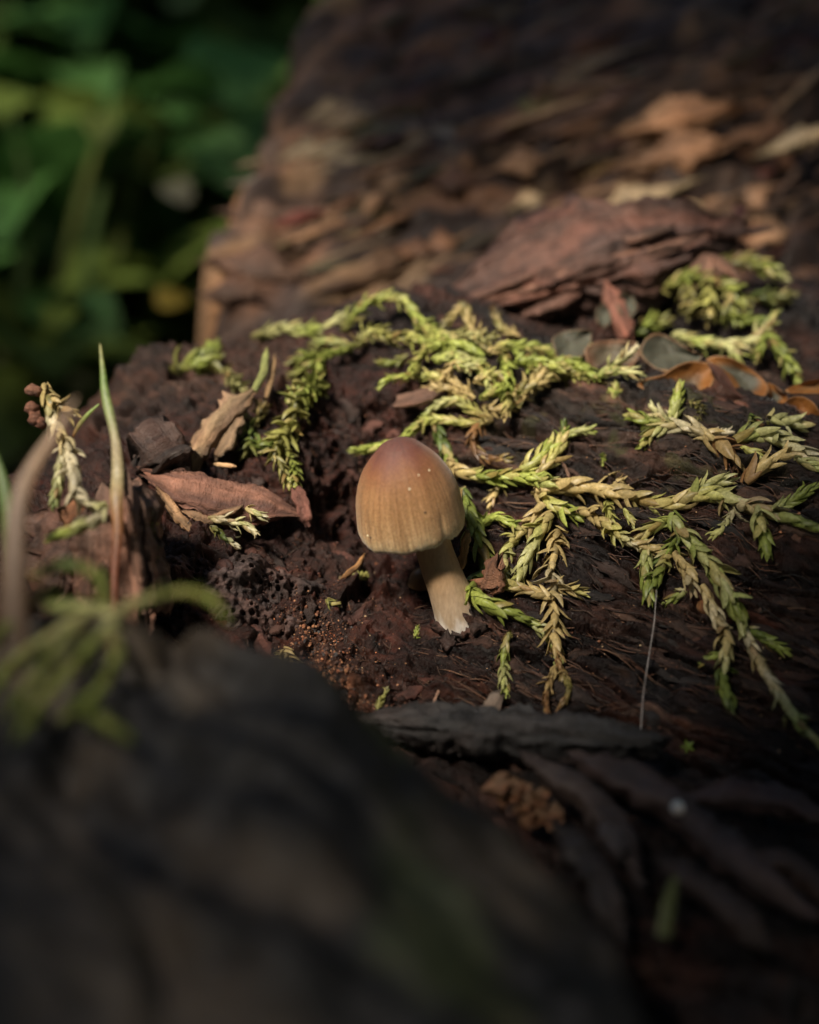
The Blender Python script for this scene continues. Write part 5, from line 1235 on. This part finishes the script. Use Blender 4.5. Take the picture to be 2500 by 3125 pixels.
for k, (px, py, d) in enumerate(spots):
    tp = P(px, py, d)
    d *= 1.3; tp = P(px, py, d)
    plant(kinds[k % 2], np.array([tp[0] + pg.uniform(-2, 2), tp[1] + pg.uniform(0, 3), 0.0]), max(4, tp[2] + 1.0), 12 + (k % 3) * 3, [(0.05, 0.125, 0.03), (0.10, 0.14, 0.028)][k % 2], k, size=4.2 + 0.05 * d)
# leaning grass
for k, (a, b, c_, d) in enumerate([((330,330),(260,560),(180,860),32),((420,340),(300,620),(260,900),34),((520,300),(400,600),(330,880),36),((120,350),(200,420),(310,330),35),((640,330),(560,520),(500,800),40),((30,320),(80,600),(60,900),33),((760,330),(690,450),(560,640),42)]):
    col = [(0.055,0.07,0.014),(0.03,0.055,0.012)][k % 2]
    o = blade('grass_stalk', ['broad yellow green grass blade leaning in the gloom behind the logs', 'broad dark green grass blade leaning in the gloom behind the logs'][k % 2], [(*a, d * 1.3), (*b, d * 1.3), (*c_, d * 1.3 - 1)], [10, 32, 28], [col, col], flat=0.12, mat=M_PLANTV)
    o['group'] = 'grass blades behind the logs'
# single leaves in lighter colours than the plants
def lone(label, px, py, d, wpx, hpx, col, rot):
    sc_ = KPX * d
    o = bpy.data.objects.new('fallen_leaf', BL_ME); COL.objects.link(o)
    up = unit(-FWD * 0.8 + UPV * 0.6); y = unit(RGT * math.sin(rot) + np.cross(up, RGT) * -math.cos(rot) * -1); x = np.cross(y, up)
    p = P(px, py, d) - y * hpx * sc_ / 2
    W_, H_ = wpx * sc_ / 0.62, hpx * sc_
    o.matrix_world = Matrix(((x[0] * W_, y[0] * H_, up[0] * H_, p[0]), (x[1] * W_, y[1] * H_, up[1] * H_, p[1]), (x[2] * W_, y[2] * H_, up[2] * H_, p[2]), (0, 0, 0, 1)))
    o.color = (*col, 1)
    return tag(o, label, 'leaf')
lone('single pale dry leaf caught among the green plants behind', 530, 575, 33, 95, 190, (0.42, 0.37, 0.22), -0.6)
lone('bright yellow green leaf low in the dark behind the crooked strand', 190, 955, 31, 110, 140, (0.20, 0.26, 0.04), 0.2)
lone('fresh green leaf lying beside the bright yellow green one', 290, 920, 31, 90, 220, (0.08, 0.17, 0.05), -0.7)
lone('ochre yellow leaf in the dark behind the left mound', 530, 910, 30, 110, 110, (0.26, 0.19, 0.03), 0.9)
lone('mid green leaf in front of the leafy plants at the log end', 660, 440, 34, 130, 230, (0.08, 0.17, 0.05), -0.9)
lone('olive green leaf hanging above the pale dry leaf', 310, 370, 34, 110, 230, (0.13, 0.17, 0.04), -0.2)
# a bank of undergrowth closing the view
def bank():
    rg = np.random.RandomState(5); v, f, cl = [], [], []
    v0, f0 = broad_leaf(5, 3)
    for k in range(8200):
        th = rg.uniform(-1.25, 1.25); r = rg.uniform(75, 150); z = abs(rg.normal(0, 1)) * 26 + (r - 75) * 0.5 * rg.rand()
        p = np.array([math.sin(th) * r, math.cos(th) * r, z])
        a, b, c_ = rg.uniform(0, 6.28), rg.normal(0, 0.6), rg.normal(0, 0.6)
        R_ = np.array(Matrix.Rotation(a, 3, 'Z') @ Matrix.Rotation(b, 3, 'X') @ Matrix.Rotation(c_, 3, 'Y')); s = rg.uniform(5, 11)
        o0 = len(v); v += list(p + (v0 * s) @ R_.T); f += [[q + o0 for q in fc_] for fc_ in f0]
        cl += [np.array([(0.03, 0.07, 0.018), (0.05, 0.085, 0.02), (0.02, 0.045, 0.02)][rg.randint(3)]) * rg.uniform(0.6, 1.3)] * len(v0)
    o = obj('undergrowth', mesh_np('undergrowth', np.array(v), f, np.array(cl)), M_PLANTV)
    tag(o, 'dense dark green bank of undergrowth far behind the logs', 'undergrowth', kind='stuff')
bank()

# ------------------------------------------------------------------ an unseen shrub, added to shade the logs around one gap for the light
def shrub():
    rg = np.random.RandomState(9)
    base = np.array([-70.0, -60.0, 0.0])
    root = thing('added_shade_shrub', 'unseen leafy shrub added over the logs to shade all but one gap', 'shrub', base)
    bark, _t2, _b2 = newmat('shade_shrub_bark'); _n2 = N(_t2, 'ShaderNodeTexNoise', Scale=1.2); _t2.links.new(mixc(_t2, _n2.outputs['Fac'], (0.05, 0.035, 0.025), (0.12, 0.09, 0.06)), _b2.inputs['Base Color'])
    def limb(name, p, r0, r1):
        ct, L = catmull(p, 24); a = np.linspace(0, 2 * np.pi, 8, endpoint=False); rad = np.linspace(r0, r1, 24)
        tn = np.gradient(ct, axis=0); tn /= np.linalg.norm(tn, axis=1)[:, None]
        e1 = np.cross(tn, [0.3, 0.2, 1]); e1 /= np.linalg.norm(e1, axis=1)[:, None]; e2 = np.cross(tn, e1)
        v = (ct[:, None] + e1[:, None] * (np.cos(a)[None] * rad[:, None])[..., None] + e2[:, None] * (np.sin(a)[None] * rad[:, None])[..., None]).reshape(-1, 3)
        local_mesh_obj(name, v, grid_faces(24, 8, True), bark, root, base)
    limb('trunk', [base, base + [4, 3, 17], base + [2, 8, 32]], 4.0, 2.6)
    hub = base + np.array([2, 8, 32])
    for k, tip in enumerate([(60, -70, 36), (110, -25, 38), (-110, 90, 37), (-60, 60, 36), (-150, -20, 34), (-20, -130, 34), (130, -90, 38)]):
        limb('branch', [hub, hub * 0.5 + np.array(tip) * 0.5 + [0, 0, 4], np.array(tip, float)], 2.0, 0.4)
    v0, f0 = broad_leaf(5, 3); v, f, cl = [], [], []
    k = 0
    while k < 10500:
        p = np.array([rg.uniform(-170, 170), rg.uniform(-170, 170), rg.uniform(27, 40)])
        q = p - SDIR * (p[2] - 9.0) / SDIR[2]
        if ((q[0] - GAP[0]) / GAP[2]) ** 2 + ((q[1] - GAP[1]) / GAP[3]) ** 2 < 1 + 0.25 * rg.normal(): continue
        k += 1
        if q[1] > 34 and rg.rand() < 0.72: continue
        R_ = np.array(Matrix.Rotation(rg.uniform(0, 6.28), 3, 'Z') @ Matrix.Rotation(rg.normal(0, 0.35), 3, 'X') @ Matrix.Rotation(rg.normal(0, 0.35), 3, 'Y')); sz = rg.uniform(7, 12)
        o0 = len(v); v += list(p - base + (v0 * sz) @ R_.T); f += [[q_ + o0 for q_ in fc_] for fc_ in f0]
        cl += [np.array([(0.04, 0.08, 0.02), (0.06, 0.10, 0.025)][rg.randint(2)]) * rg.uniform(0.7, 1.3)] * len(v0)
    fo = obj('foliage', mesh_np('foliage', np.array(v), f, np.array(cl)), M_PLANTV, root); fo['kind'] = 'stuff'
GAP = (0.6, 20.2, 9.3, 12.2)
shrub()
